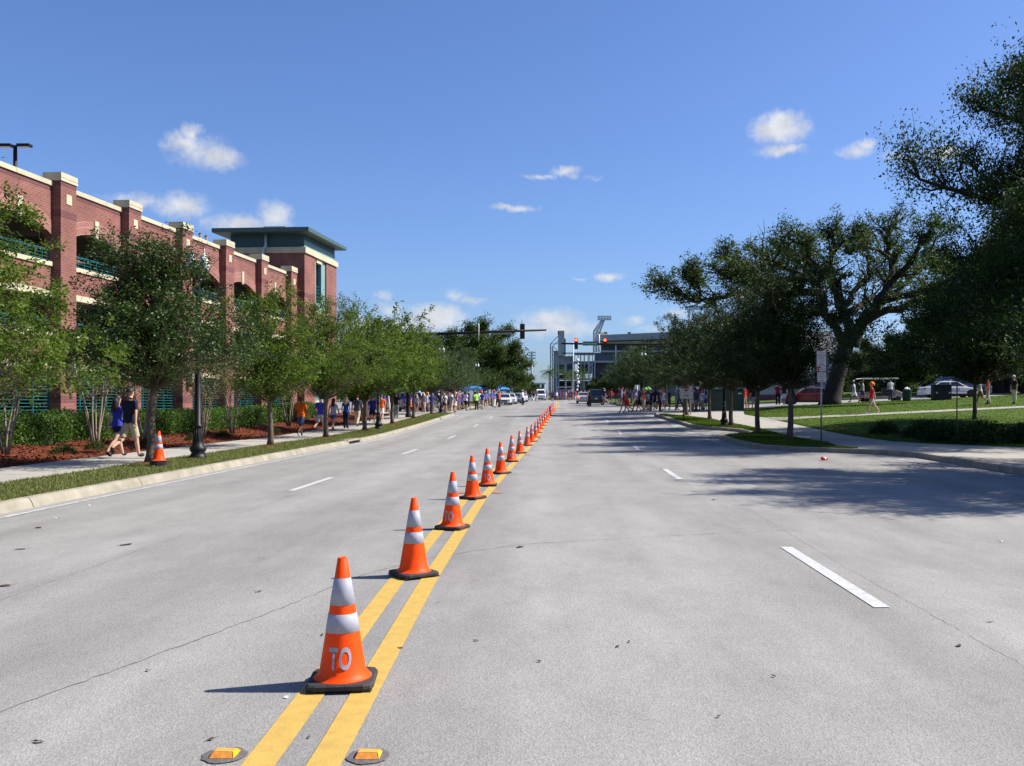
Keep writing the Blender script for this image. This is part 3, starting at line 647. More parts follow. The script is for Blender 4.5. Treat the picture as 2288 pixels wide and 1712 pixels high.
def tree_meshes(name, seed, H, th, Rc, tr, nleaf, lsize, leafm, bark, airy=1.0, spread=.13, spikes=3):
    mb, cs = street_tree(seed, H, th, Rc, tr, nleaf, lsize, airy, spikes); rs = np.random.RandomState(seed)
    cs = cs[rs.rand(len(cs)) > .56]                     # leaves sit in tufts with air between them
    V, Fc, ti = leaves(cs, spread*.62, max(1, int(nleaf/len(cs)+.5)), lsize, rs)
    return mb.mesh(name+'_trunk', bark, False), npmesh(name+'_crown', V, Fc, leafm, ti)
def place_tree(name, ms, label, loc, rz, s, group=None, sz=None):
    t = thing(name, label, 'tree', loc, rz, group); t.scale = (s, s, sz or s)
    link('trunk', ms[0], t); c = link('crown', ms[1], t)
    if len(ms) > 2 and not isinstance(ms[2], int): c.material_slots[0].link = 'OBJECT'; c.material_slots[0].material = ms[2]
    return t
VA = tree_meshes('oak_a', 5, 5.1, 2.0, 1.85, .115, 62000, .070, LEAF_SMALL, BARK, 1.45, .13, 7)
VF = tree_meshes('elm_f', 17, 4.9, 1.6, 2.2, .11, 76000, .072, LEAF_ELM, BARK, 1.3, .13, 6)
VB = tree_meshes('elm_b', 8, 4.7, 1.6, 1.75, .095, 22000, .088, LEAF_ELM, BARK, 1.0, .14)
VC = tree_meshes('elm_c', 13, 5.2, 1.75, 2.15, .10, 32000, .082, LEAF_ELM, BARK, 1.15, .15, 7)
VD = tree_meshes('elm_d', 21, 5.0, 1.65, 2.35, .10, 22000, .145, LEAF_ELM, BARK, 1.25, .15, 4)
VE = tree_meshes('oak_e', 34, 5.7, 2.0, 2.5, .11, 46000, .092, LEAF_SMALL, BARK, 1.4, .15, 5)
GL = 'street trees on the left grass verge'
left_trees = [(VF, 13.8, -9.45, .7, .88, 'light green street tree cut off by the left edge of the picture'),
 (VA, 22.4, -9.62, 0.4, 1.04, 'dense dark green oak on the left verge beside the stacked traffic cones'),
 (VB, 31.6, -9.56, 2.0, 1.0, 'sparse yellow green young tree on the left verge, first after the lamp post'),
 (VC, 39.4, -9.6, 1.2, 1.0, 'leafy street tree with a long stray shoot, left of the storm drain inlet'),
 (VD, 47.4, -9.6, 3.0, 1.0, 'bright green street tree just before the second lamp post on the left verge'),
 (VD, 55.5, -9.6, .6, 1.1, 'bright green street tree just beyond the second lamp post on the left verge'),
 (VB, 63.8, -9.6, 4.0, 1.2, 'slim pale trunked street tree beyond the two bright green ones on the left verge'),
 (VE, 73.0, -9.6, 1.4, .9, 'dark street tree last on the left verge before the junction')]
RING = {}
def mulch_ring(x, y, r=.55):
    rr = random.Random(int(y*7)); mb = MB(); n = 20
    P = [(x+r*math.cos(6.2832*i/n)*rr.uniform(.8, 1.1), y+r*1.2*math.sin(6.2832*i/n)*rr.uniform(.8, 1.1)) for i in range(n)]
    mb.add([(a, b, T(a, b)+.150) for a, b in P]+[(x, y, T(x, y)+.20)], [(i, (i+1) % n, n) for i in range(n)], 0, True)
    o = mb.build('mulch_ring', MULCH, None, fix=False); o['kind'] = 'structure'
for ms, y, x, rz, s, lab in left_trees:
    place_tree('street_tree', ms, lab, (x, y, T(x, y)+.14), rz, s, GL, s*.92 if ms is VA else s)
    if y > 20: mulch_ring(x, y)
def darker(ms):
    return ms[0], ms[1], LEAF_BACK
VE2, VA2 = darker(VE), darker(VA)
GR = 'street trees on the right verge'
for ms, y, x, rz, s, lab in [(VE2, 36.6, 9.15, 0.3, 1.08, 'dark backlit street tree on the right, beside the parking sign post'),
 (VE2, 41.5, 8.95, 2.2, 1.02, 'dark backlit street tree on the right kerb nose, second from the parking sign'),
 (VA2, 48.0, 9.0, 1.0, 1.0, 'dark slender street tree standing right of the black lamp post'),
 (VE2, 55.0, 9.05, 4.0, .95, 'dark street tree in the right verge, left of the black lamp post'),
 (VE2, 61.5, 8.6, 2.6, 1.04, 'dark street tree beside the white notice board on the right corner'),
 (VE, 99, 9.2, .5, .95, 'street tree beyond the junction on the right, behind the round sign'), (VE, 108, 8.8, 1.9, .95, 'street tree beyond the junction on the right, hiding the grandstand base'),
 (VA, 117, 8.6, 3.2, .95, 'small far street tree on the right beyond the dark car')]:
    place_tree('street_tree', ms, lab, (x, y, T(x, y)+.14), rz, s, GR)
    if y < 62: mulch_ring(x, y, .4)
# trees of the far left block
for i, (ms, y, x, rz, s) in enumerate([(VE, 99, -11.2, 1, .92), (VE, 109, -11.2, 2, 1.0), (VA, 119, -11.2, 3, 1.0), (VE, 130, -11.2, .2, 1.0), (VE, 142, -11.4, 4.4, 1.0), (VA, 155, -11.4, 5, 1.0), (VE, 170, -11, .9, 1.05), (VE, 188, -10.6, 2.9, 1.05)]):
    place_tree('street_tree', ms, ('street tree shading the crowd just beyond the junction on the left', 'street tree between the blue canopies and the parked white cars', 'street tree directly behind the leading white parked car', 'street tree behind the row of parked white cars', 'distant street tree left of the white van', 'far street tree at the end of the left row', 'far street tree at the end of the left row', 'far street tree at the end of the left row')[i], (x, y, T(x, y)+.14), rz, s, 'street trees of the far left block')
# --- large oaks ------------------------------------------------
def big_tree(name, seed, limbs, trunk, leafm, lsize, per, sub=(5, 4), spread=.42, barkm=BARKO, subL=.42, sides=9, thin=0, up=.35):
    rr = random.Random(seed); rs = np.random.RandomState(seed); mb = MB(); cs = []
    tp, trd = trunk; mb.tube(tp, trd, 12)
    for pts, r0 in limbs:
        pts = [Vector(p) for p in pts]; n = len(pts); L = sum((b-a).length for a, b in zip(pts, pts[1:]))
        # densify and roughen the limb
        den = [pts[0]]
        for a, b in zip(pts, pts[1:]):
            for i in range(1, 4): q = a+(b-a)*(i/3); den.append(q+Vector((rr.gauss(0, .10), rr.gauss(0, .10), rr.gauss(0, .10)))*(1 if i < 3 else .4))
        m = len(den); mb.tube(den, [r0*.84*(1-.86*(i/(m-1)))+.02 for i in range(m)], sides, caps=False)
        for i in range(1, m):
            t = i/(m-1)
            if t < .22: continue
            for _ in range(2 if t < .55 else 3):
                dirv = (den[i]-den[i-1]).normalized()+Vector((rr.gauss(0, .9), rr.gauss(0, .9), rr.gauss(up, .6)))
                p1, r1 = limb(rr, den[i], dirv, L*subL*rr.uniform(.45, 1)*(1.05-.5*t), r0*.30*(1-.6*t)+.02, .012, 6, .22, .04); mb.tube(p1, r1, 5, caps=False)
                for q in (2, 3, 4, 5, 6):
                    cs.append(p1[q])
                    for _ in range(sub[0] if q > 3 else 2):
                        p2, r2 = limb(rr, p1[q], (rr.gauss(0, 1), rr.gauss(0, 1), rr.gauss(.25, .7)), rr.uniform(.7, 1.5)*max(spread, .38)*2.4, .018, .006, 3, .3, .03)
                        if rr.random() < .6: mb.tube(p2, r2, 3, caps=False)
                        cs += p2[1:]
        cs.append(den[-1])
    cs = np.array([tuple(c) for c in cs])
    if thin: cs = cs[rs.rand(len(cs)) > thin]
    V, Fc, ti = leaves(cs, spread, per, lsize, rs, .75)
    return mb.mesh(name+'_trunk', barkm, False), npmesh(name+'_crown', V, Fc, leafm, ti), len(cs)*per
OY = 74.0
def op(px, py, dy=0):
    Y = OY+dy; py = py if py > 700 else 700-(700-py)*.74
    return (PX(px, Y), Y, PZ(py, Y))
ob = op(1858, 896); ob = (ob[0], ob[1], T(ob[0], ob[1])+.1)
fork = op(1890, 790)
limbsO = [
 ([op(1893, 770), op(1897, 720), op(1875, 680, 1), op(1868, 610, 1), op(1858, 560, 2), op(1862, 480, 2), op(1850, 452, 2)], .55),
 ([op(1890, 780), op(1850, 715, -1), op(1835, 640, -1), op(1800, 590, -2), op(1745, 560, -2), op(1700, 520, -3)], .42),
 ([op(1905, 770), op(1925, 725), op(1965, 660, -1), op(1995, 600, 0), op(1992, 540, 1), op(1978, 480, 1), op(2000, 420, 2)], .62),
 ([op(1965, 665, -1), op(2050, 640, -2), op(2120, 600, -3), op(2180, 560, -3)], .36),
 ([op(1930, 720), op(1985, 690, -2), op(2060, 672, -3), op(2140, 690, -4), op(2220, 700, -4)], .42),
 ([op(1880, 700), op(1905, 640, 3), op(1935, 600, 4), op(1945, 540, 5), op(1930, 470, 6)], .34),
 ([op(1895, 700), op(1950, 650, 3), op(2000, 640, 4), op(2060, 560, 6), op(2090, 470, 6)], .34),
 ([op(1800, 590, -2), op(1720, 600, -3), op(1660, 640, -3), op(1600, 655, -4), op(1555, 665, -4), op(1510, 640, -4), op(1487, 618, -4)], .30),
 ([op(1570, 662, -4), op(1560, 620, -4), op(1545, 590, -4), op(1545, 560, -4)], .12),
 ([op(1835, 640, -1), op(1800, 570, 2), op(1760, 520, 3), op(1730, 490, 4)], .28),
 ([op(1745, 560, -2), op(1690, 570, 0), op(1640, 545, 1), op(1618, 520, 1)], .20),
 ([op(1868, 610, 1), op(1800, 540, 4), op(1790, 490, 5)], .22),
 ([op(1835, 640, -1), op(1770, 640, -4), op(1720, 650, -5), op(1670, 620, -6), op(1640, 590, -6)], .24),
 ([op(1868, 610, 1), op(1830, 560, -3), op(1800, 500, -4), op(1760, 470, -4)], .24),
 ([op(1862, 520, 2), op(1900, 480, 0), op(1930, 450, 0)], .18),
 ([op(1745, 560, -2), op(1700, 600, -5), op(1650, 600, -6), op(1610, 580, -6)], .16),
 ([op(1897, 720), op(1830, 700, 4), op(1770, 690, 5), op(1700, 660, 6)], .26),
 ([op(1992, 540, 1), op(1940, 500, -2), op(1900, 520, -3)], .18),
 ([op(1995, 600, 0), op(2040, 540, -2), op(2060, 470, -3), op(2090, 430, -3)], .30),
]
OAK = big_tree('live_oak', 41, limbsO, ([(ob[0]-.1, ob[1], ob[2]-.2), (ob[0], ob[1], ob[2]+.5), op(1868, 850), op(1885, 790), op(1900, 750)], [1.05, .74, .62, .62, .5]), LEAF_OAK, .20, 12, (3, 3), .19, subL=.29, thin=.78, up=.15)
root = thing('live_oak', 'huge spreading live oak with dark crooked limbs on the right lawn', 'tree', (0, 0, 0))
# the oak is built around its own foot
for nm, me in (('trunk', OAK[0]), ('crown', OAK[1])):
    me.transform(Matrix.Translation(Vector((-ob[0], -ob[1], -ob[2])))); link(nm, me, root)
root.location = ob
# bare twigs that stick out of the oak's top
rr = random.Random(5); mb = MB()
for px, py in ((1930, 455), (1965, 440), (1975, 470), (1915, 470), (1870, 455), (1690, 480), (1700, 475)):
    p, r_ = limb(rr, Vector(op(px, py+55))-Vector(ob), (rr.gauss(-.15, .25), rr.gauss(0, .2), 1), 3.0, .06, .012, 7, .2, 0); mb.tube(p, r_, 4, caps=False)
    for _ in range(3):
        q = rr.randint(2, 5); p2, r2 = limb(rr, p[q], (rr.gauss(0, 1), rr.gauss(0, .5), .8), 1.1, .03, .008, 4, .25); mb.tube(p2, r2, 3, caps=False)
mb.build('bare_twigs', BARKO, root, fix=False)
# generic big oak used for the grove on the right and the far-left clump
def generic_oak(name, seed, H, Rc, leafm, lsize, per, spread=.45, nl=9, th=.28, tr=.42, thin=0):
    rr = random.Random(seed); L = []
    for i in range(nl):
        a = i*2.399+rr.uniform(-.3, .3); t = i/nl; z0 = H*(th+.22*t); out = Rc*rr.uniform(.75, 1.05)*(1-.35*t); z1 = H*(.52+.42*t)*rr.uniform(.92, 1.05)
        L.append(([(0, 0, z0), (out*.3*math.cos(a), out*.3*math.sin(a), z0+(z1-z0)*.45), (out*.65*math.cos(a+.15), out*.65*math.sin(a+.15), z0+(z1-z0)*.75), (out*math.cos(a+.05), out*math.sin(a+.05), z1)], tr*.55))
    L.append(([(0, 0, H*.4), (.3, .2, H*.65), (-.2, .1, H*.85), (.1, -.1, H*.98)], tr*.6))
    for i in range(5):
        a = i*1.257+.5; L.append(([(0, 0, H*(th-.02)), (Rc*.4*math.cos(a), Rc*.4*math.sin(a), H*(th+.06)), (Rc*.75*math.cos(a), Rc*.75*math.sin(a), H*(th+.05)), (Rc*.98*math.cos(a), Rc*.98*math.sin(a), H*(th+.0))], tr*.42))
    return big_tree(name, seed, L, ([(0, 0, -.3), (0, 0, .4), (.08, 0, H*.2), (0, .05, H*.42)], [tr*1.5, tr*1.02, tr*.85, tr*.7]), leafm, lsize, per, (3, 3), spread, subL=.30, thin=thin)
GA = generic_oak('grove_oak', 77, 13.5, 7.5, LEAF_DARK, .25, 8, .30, thin=.5)
GB = generic_oak('grove_oak_b', 91, 12.0, 7.0, LEAF_OAK, .30, 7, .32, thin=.5)
near = generic_oak('roadside_oak', 55, 14.5, 9.2, LEAF_DARK, .125, 10, .22, 22, .27, .40, .12)
def gtree(ms, label, x, y, rz, s, group, name='oak_tree', sz=None):
    return place_tree(name, ms, label, (x, y, T(x, y)+.1), rz, s, group, sz)
gtree(near, 'tall oak on the right whose crown leaves the picture at the upper right corner', 22.9, 36.5, .5, .95, None, sz=1.28)
gtree(near, 'second tall oak behind the one at the upper right corner', 28.5, 43.0, 3.0, .95, None, sz=1.15)
gtree(near, 'oak just outside the right picture edge that shades the near road', 15.9, 19.3, 4.1, .70, None)
gg = 'dark trees of the park on the right'
for i, (ms, px, y, rz, s, lab) in enumerate([
  (VE2, 2178, 48.5, 1.1, 1.0, 'dark slender trunked tree on the lawn, right of the parked police car'),
  (GA, 2250, 108, 4.4, 1.4, 'tall dark tree far behind the two people standing on the right of the lawn'),
  (GB, 2230, 98, 2.4, 1.3, 'tall dark tree well right of the live oak'),
  (GA, 2330, 100, 2.1, 1.3, 'dark leafy tree at the right edge of the lawn'),
  (GB, 2120, 100, .4, .8, 'dark park tree behind the police car'),
  (GA, 2290, 96, 3.4, 1.0, 'dark park tree behind the hedge at the right edge'),
  (GB, 1985, 112, 5.1, .55, 'park tree behind the golf cart'),
  (GA, 1880, 120, 2.8, .55, 'park tree behind the live oak trunk'),
  (GB, 2200, 125, 1.7, 1.05, 'tall park tree far behind the two walking people at right'),
  (GB, 1760, 130, .9, .72, 'park tree rising behind the white house'),
  (GA, 1590, 120, .9, .62, 'park tree left of the white house behind the green cabinet')]):
    gtree(ms, lab, PX(px, y), y, rz, s, gg)
for i, (px, y, s_) in enumerate([(1640, 150, .7), (1700, 160, .75), (1800, 165, .8), (1860, 150, .7), (1930, 160, .8), (2010, 150, .75), (2080, 165, .85), (2160, 150, .8), (2250, 160, .9), (2330, 150, .85), (2420, 150, .85), (2560, 140, .9), (2700, 150, 1.0), (2850, 130, .9), (3050, 140, 1.0), (3300, 130, .95)]):
    x = PX(px, y); t = gtree(GB if i % 2 else GA, 'background tree of the dark wood behind the side street on the right', x, y, i*1.1, s_, 'background wood on the right'); t.location.z -= 2.3
for i, (px, y, s_) in enumerate([(640, 150, .8), (720, 165, .8), (790, 150, .75), (850, 170, .8), (905, 155, .7), (960, 175, .75)]):
    x = PX(px, y); t = gtree(GA if i % 2 else GB, 'background tree beyond the parking lot on the left', x, y, i*1.9, s_, 'background trees beyond the left lot'); t.location.z -= 2.0
gl = 'tall oaks behind the blue canopies'
for px, y, rz, s, ms, lab in [(1076, 135, .3, .95, GB, 'tallest oak rising behind the mast arm of the left signal'), (1010, 128, 1.9, .8, GB, 'oak left of the tallest one behind the blue canopies'), (1102, 150, 4.0, .8, GB, 'oak reaching toward the road right of the tallest one'), (955, 140, 3.1, .7, GA, 'dark oak furthest left behind the blue canopies')]:
    gtree(ms, lab, PX(px, y), y, rz, s, gl)
# far tree line and palms near the stadium
for i, (px, y, s) in enumerate([(1168, 230, .5), (1180, 260, .42), (1200, 300, .35), (1330, 240, .42), (1345, 215, .42), (1365, 195, .42), (1400, 175, .48), (1445, 165, .6)]):
    gtree(GB if i % 2 else GA, ('far tree at the left side of the road end', 'far tree at the right side of the road end')[i > 2], PX(px, y), y, i*1.3, s, 'far trees by the stadium '+('left' if i < 3 else 'right'))
def palm_mesh(seed, H):
    rr = random.Random(seed); mb = MB(); mb.tube([(0, 0, 0), (.1, 0, H*.5), (0, 0, H)], [.22, .16, .15], 7)
    fr = MB()
    for i in range(22):
        a = i*2.4; e = rr.uniform(-.35, 1.1); p = [Vector((0, 0, H))]; d = Vector((math.cos(a)*math.cos(e), math.sin(a)*math.cos(e), math.sin(e)))
        for q in range(6): d = (d+Vector((0, 0, -.17))).normalized(); p.append(p[-1]+d*.42)
        for q in range(1, 7):
            t = (p[q]-p[q-1]).normalized(); s = t.cross(Vector((0, 0, 1))).normalized()
            for sg in (-1, 1):
                for w in (0, .5):
                    b = p[q-1]+(p[q]-p[q-1])*w; e1 = b+s*sg*.5+t*.3-Vector((0, 0, .25)); fr.add([b, b+t*.12, e1], [(0, 1, 2)])
    me = fr.mesh('palm_fronds', LEAF_OAK, False); a = me.attributes.new('tint', 'FLOAT', 'POINT'); a.data.foreach_set('value', [rr.random() for _ in range(len(me.vertices))])
    return mb.mesh('palm_trunk', BARK, False), me
PALM = palm_mesh(3, 6.5)
for px, y in ((1228, 215), (1262, 225), (1278, 235), (1290, 220), (1302, 240)):
    t = thing('palm_tree', 'small palm in front of the stadium at the end of the road', 'palm tree', (PX(px, y), y, T(PX(px, y), y)), px, 'palms in front of the stadium'); link('trunk', PALM[0], t); link('fronds', PALM[1], t)
# --- crape myrtles in the mulch bed ----------------------------
def myrtle(seed):
    rr = random.Random(seed); mb = MB(); cs = []
    for i in range(6):
        a = i*1.05+rr.uniform(-.2, .2); p, r_ = limb(rr, (.07*math.cos(a), .07*math.sin(a), 0), (.16*math.cos(a), .16*math.sin(a), 1), rr.uniform(2.3, 2.9), .030, .014, 8, .05, .03); mb.tube(p, r_, 6)
        for q in range(4, 9):
            for _ in range(3):
                p2, r2 = limb(rr, p[q], (rr.gauss(math.cos(a)*.5, .6), rr.gauss(math.sin(a)*.5, .6), rr.uniform(.4, 1.2)), rr.uniform(.6, 1.2), .011, .003, 5, .16, .03); mb.tube(p2, r2, 4, caps=False); cs += p2[2:]
    cs = np.array([tuple(c) for c in cs]); V, Fc, ti = leaves(cs, .15, 17, .058, np.random.RandomState(seed))
    return mb.mesh('myrtle_trunk', BARKM, False), npmesh('myrtle_crown', V, Fc, LEAF_MYRTLE, ti)
MY = [myrtle(3), myrtle(9)]
for i, (y, lab) in enumerate([(23.6, 'pale multi stemmed crape myrtle at the left picture edge'), (28.2, 'pale multi stemmed crape myrtle left of the walking couple'), (31.5, 'pale multi stemmed crape myrtle just right of the walking couple'), (36.8, 'pale multi stemmed crape myrtle right of the near lamp post'), (40.2, 'pale multi stemmed crape myrtle between the lamp post and the orange shirted walker'), (48.7, 'pale multi stemmed crape myrtle behind the orange shirted walker'), (56, 'pale multi stemmed crape myrtle near the stair tower')]):
    t = place_tree('crape_myrtle', MY[i % 2], lab, (-13.8, y, T(-13.8, y)+.30), i*1.7, 1.0+.06*(i % 3), 'crape myrtles in the mulch bed')
# --- clipped hedge ---------------------------------------------
def hedge(name, label, x0, x1, y0, y1, h, n, seed, zoff=.2, lsize=.075, leafm=LEAF_HEDGE):
    rs = np.random.RandomState(seed); yc = (y0+y1)/2; xc = (x0+x1)/2; zb = T(xc, yc)
    t = thing(name, label, 'hedge', (xc, yc, zb+zoff))
    y = rs.uniform(y0, y1, n); face = rs.rand(n); wob = .17*np.sin(y*1.9)+.10*np.sin(y*4.3+1)+rs.normal(0, .04, n)
    z = rs.uniform(.04, h, n); x = np.where(rs.rand(n) < .75, x1+wob*.8, x0-wob*.5)
    top = face < .38; z = np.where(top, h+wob*.55+.05*np.sin(y*9), z); x = np.where(top, rs.uniform(x0, x1, n), x)
    ends = face > .96; y = np.where(ends, np.where(rs.rand(n) < .5, y0, y1), y); x = np.where(ends, rs.uniform(x0, x1, n), x)
    zz = T(x, y)-zb
    cs = np.stack([x-xc, y-yc, z+zz], 1)
    V, Fc, ti = leaves(cs, .07, 3, lsize, rs, up=.1)
    link('foliage', npmesh(name+'_foliage', V, Fc, leafm, ti), t)
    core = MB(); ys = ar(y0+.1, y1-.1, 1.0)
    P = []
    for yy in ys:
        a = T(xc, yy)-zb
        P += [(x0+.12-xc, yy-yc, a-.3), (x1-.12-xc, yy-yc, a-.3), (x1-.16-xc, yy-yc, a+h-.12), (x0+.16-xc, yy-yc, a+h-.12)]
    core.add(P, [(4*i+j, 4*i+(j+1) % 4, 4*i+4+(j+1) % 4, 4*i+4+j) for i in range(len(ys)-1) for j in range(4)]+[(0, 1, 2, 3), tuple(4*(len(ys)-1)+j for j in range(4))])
    core.build('shade_core', mat('hedge_shade', (.02, .026, .01), .95, .4, 8), t)  # solid dark core stands in for the shade deep inside the hedge
    return t
hedge('clipped_hedge', 'long clipped green hedge in front of the brick garage, nearer section', -16.6, -15.4, 12, 34.5, .92, 21000, 1)
hedge('clipped_hedge', 'long clipped green hedge in front of the brick garage, farther section', -16.6, -15.4, 35.1, 62, .92, 18000, 2, lsize=.085)
hedge('lawn_hedge', 'low dark hedge at the far right behind the standing people', 36.5, 44, 71, 72.2, 1.0, 4200, 4, .15, .12, LEAF_DARK)
# low shrubs in the shaded bed at the right
def shrub(seed, r, h):
    rs = np.random.RandomState(seed); n = 420; a = rs.uniform(0, 6.283, n); rad = r*np.sqrt(rs.rand(n)); z = h*(1-(rad/r)**2)*rs.uniform(.45, 1.1, n)+.04
    V, Fc, ti = leaves(np.stack([rad*np.cos(a), rad*np.sin(a), z], 1), .06, 4, .085, rs, up=.3)
    mb = MB(); rr = random.Random(seed)
    for i in range(9): q = rr.uniform(0, 6.28); mb.tube([(0, 0, -.05), (.4*r*math.cos(q), .4*r*math.sin(q), h*.5), (.75*r*math.cos(q), .75*r*math.sin(q), h*.75)], [.02, .012, .006], 4, caps=False)
    return npmesh('shrub_foliage', V, Fc, LEAF_DARK, ti), mb.mesh('shrub_stems', BARKO, False)
SH = [shrub(1, .75, .55), shrub(2, .65, .5)]
rr = random.Random(9)
for i in range(20):
    y = rr.uniform(32.5, 42); x = rr.uniform(13.9+.35*(y-32)*0, 22); x = max(x, 14.2)
    t = thing('low_shrub', 'low dark shrub in the shaded planting bed beside the right sidewalk', 'shrub', (x, y, T(x, y)+.13), rr.uniform(0, 6), 'shrubs in the shaded bed', rr.uniform(.8, 1.25)); link('foliage', SH[i % 2][0], t); link('stems', SH[i % 2][1], t)
# --- grass blades and mulch chips (uncountable) -----------------
def blades(name, label, xr, yr, n, seed, hgt, colm, off=.14, filt=None, pw=2.0, xp=1.0):
    rs = np.random.RandomState(seed); u = rs.rand(n); y = yr[0]+(yr[1]-yr[0])*u**pw
    f0 = xr[0] if callable(xr[0]) else (lambda q: xr[0]); f1 = xr[1] if callable(xr[1]) else (lambda q: xr[1])
    lo = np.array([f0(v) for v in y]); hi = np.array([f1(v) for v in y]); x = lo+(hi-lo)*rs.rand(n)**xp
    z = T(x, y)+off; h = hgt*rs.uniform(.5, 1.3, n); a = rs.uniform(0, 6.283, n); w = .006+.004*rs.rand(n)+y*.00018
    dx, dy = np.cos(a)*w, np.sin(a)*w; lx, ly = rs.normal(0, .45, n)*h, rs.normal(0, .45, n)*h
    V = np.stack([np.stack([x-dx, y-dy, z], 1), np.stack([x+dx, y+dy, z], 1), np.stack([x+lx, y+ly, z+h], 1)], 1).reshape(-1, 3)
    o = link(name, npmesh(name, V, np.arange(3*n).reshape(n, 3), colm, np.repeat(rs.rand(n), 3))); tag(o, label, 'grass', kind='stuff'); return o
GB1 = leafmat('grass_blade', (.085, .105, .03), (.20, .20, .075), .3, .6, .2); GB2 = leafmat('lawn_blade', (.040, .080, .010), (.095, .142, .022), .3, .7, .08)
blades('grass_blades', 'short dry green grass of the left verge', (-9.92, -8.07), (11, 76), 70000, 1, .055, GB1)
blades('lawn_blades', 'short green grass of the right verge', (lambda y: rk(y)+.18, lambda y: max(rk(y)+.25, swl(y))), (29.6, 62.5), 40000, 2, .06, GB2, pw=1.3)
blades('lawn_blades', 'green lawn grass on the right', (lambda y: swr(y)+.03, lambda y: 58), (30, 76), 80000, 3, .06, GB2, pw=1.0, xp=1.8)
rs = np.random.RandomState(8); n = 26000; y = 12+(62-12)*rs.rand(n)**1.8; t_ = rs.rand(n); x = -17.0+4.75*t_
z = T(x, y)+.14+.22*np.sin(math.pi*np.minimum(1, ((x+17.2)/5)*1.25))+.03*np.sin(y*1.7+x*2)
cs = np.stack([x, y, z], 1); V, Fc, ti = leaves(cs, .01, 1, .085, rs, up=.8)
tag(link('mulch_chips', npmesh('mulch_chips', V, Fc, leafmat('mulch_chip', (.06, .017, .008), (.20, .062, .030), 0, .9, .1), ti)), 'reddish brown wood mulch chips under the hedge', 'mulch', kind='stuff')
# weeds in the mulch
for i, (x, y) in enumerate(((-12.8, 24.5), (-13.1, 30.2), (-12.9, 33.6), (-13.6, 38.5), (-12.9, 43), (-13.2, 27))):
    t = thing('weed_tuft', 'small green weed tuft growing in the red mulch', 'weed', (x, y, T(x, y)+.24), i, 'weeds in the mulch', .45); link('foliage', SH[i % 2][0], t)
# ------------------------------------------------------------------ traffic cones
ORANGE = mat('cone_orange', (.96, .066, .001), .5, .10, 9, spec=.18)
BANDW = mat('cone_reflective_band', (.33, .33, .375), .6, .12, 14, .1, 300, spec=.5)
RUBBER = mat('cone_rubber', (.035, .030, .030), .75, .35, 14, .3, 80)
CH, CR0, CR1, CZ0 = .705, .136, .026, .028
def cone_r(z): return CR0+(CR1-CR0)*(z-CZ0)/(CH-CZ0)
def cone_meshes():
    b = MB(); h = .183; c = .05
    pl = [(h-c, -h), (h-.015, -h+.015), (h, -h+c), (h, h-c), (h-.015, h-.015), (h-c, h), (-h+c, h), (-h+.015, h-.015), (-h, h-c), (-h, -h+c), (-h+.015, -h+.015), (-h+c, -h)]
    def ring(s, z): return [(x*s, y*s, z) for x, y in pl]
    n = len(pl); V = ring(.96, .004)+ring(1, .012)+ring(1, .030)+ring(.96, .038)+ring(.80, .040)
    b.add(V, [(k*n+i, k*n+(i+1) % n, (k+1)*n+(i+1) % n, (k+1)*n+i) for k in range(4) for i in range(n)]+[tuple(range(n-1, -1, -1)), tuple(4*n+i for i in range(n))], 0)
    for sx, sy in ((1, 1), (1, -1), (-1, 1), (-1, -1)): b.cbox((sx*.15, sy*.15, .003), (.05, .05, .006))
    base = b.mesh('cone_base', RUBBER)
    body = MB().lathe([(.160, .0405), (.151, .046), (.142, .058), (cone_r(.075), .075), (cone_r(.2), .2), (cone_r(.4), .4), (cone_r(CH-.004), CH-.004), (CR1-.004, CH), (CR1-.010, CH-.001), (CR1-.012, CH-.05)], 40, caps=False).mesh('cone_body', ORANGE, False)
    bands = []
    for a, c_ in ((.445, .592), (.296, .397)):
        bands.append(MB().lathe([(cone_r(a)+.0005, a), (cone_r(a)+.0022, a+.001), (cone_r(c_)+.0022, c_-.001), (cone_r(c_)+.0005, c_)], 40, caps=False).mesh('cone_band', BANDW, False))
    return base, body, bands
CONE = cone_meshes()
def flat_text(s, size, name, bold=0):
    cu = bpy.data.curves.new(name, 'FONT'); cu.body = s; cu.size = size; cu.align_x = 'CENTER'; cu.align_y = 'CENTER'; cu.resolution_u = 4; cu.offset = bold; cu.space_character = 1.18 if bold else 1.0
    o = bpy.data.objects.new(name, cu); C.objects.link(o); bpy.context.view_layer.update()
    me = bpy.data.meshes.new_from_object(o.evaluated_get(bpy.context.evaluated_depsgraph_get())); bpy.data.objects.remove(o); bpy.data.curves.remove(cu); return me
def wrap_text(s, size, zc, off, xs=1.0, bold=0):
    me = flat_text(s, size, 'lettering', bold); bm = bmesh.new(); bm.from_mesh(me)
    bmesh.ops.triangulate(bm, faces=bm.faces); 
    for _ in range(1): bmesh.ops.subdivide_edges(bm, edges=bm.edges, cuts=1, use_grid_fill=True)
    for v in bm.verts:
        z = zc+v.co.y; r = cone_r(z)+off; a = -math.pi/2+v.co.x*xs/r; v.co = (r*math.cos(a), r*math.sin(a), z)
    bm.to_mesh(me); bm.free(); return me
TXT = wrap_text('TO', .160, .158, .0030, .52, .005); TXT.materials.append(BANDW)
def cone(x, y, label, rz=0, txt=False, group='traffic cones along the double yellow line', z=None, lean=0):
    t = thing('traffic_cone', label, 'traffic cone', (x, y, (T(x, y)+.012) if z is None else z), rz, group)
    q = random.Random(int(y*31)); t.rotation_euler[0] = q.uniform(-.012, .012); t.rotation_euler[1] = q.uniform(-.016, .016)
    link('rubber_base', CONE[0], t); link('cone_body', CONE[1], t)
    for b in CONE[2]: link('reflective_band', b, t)
    if txt: link('lettering', TXT, t)
    return t
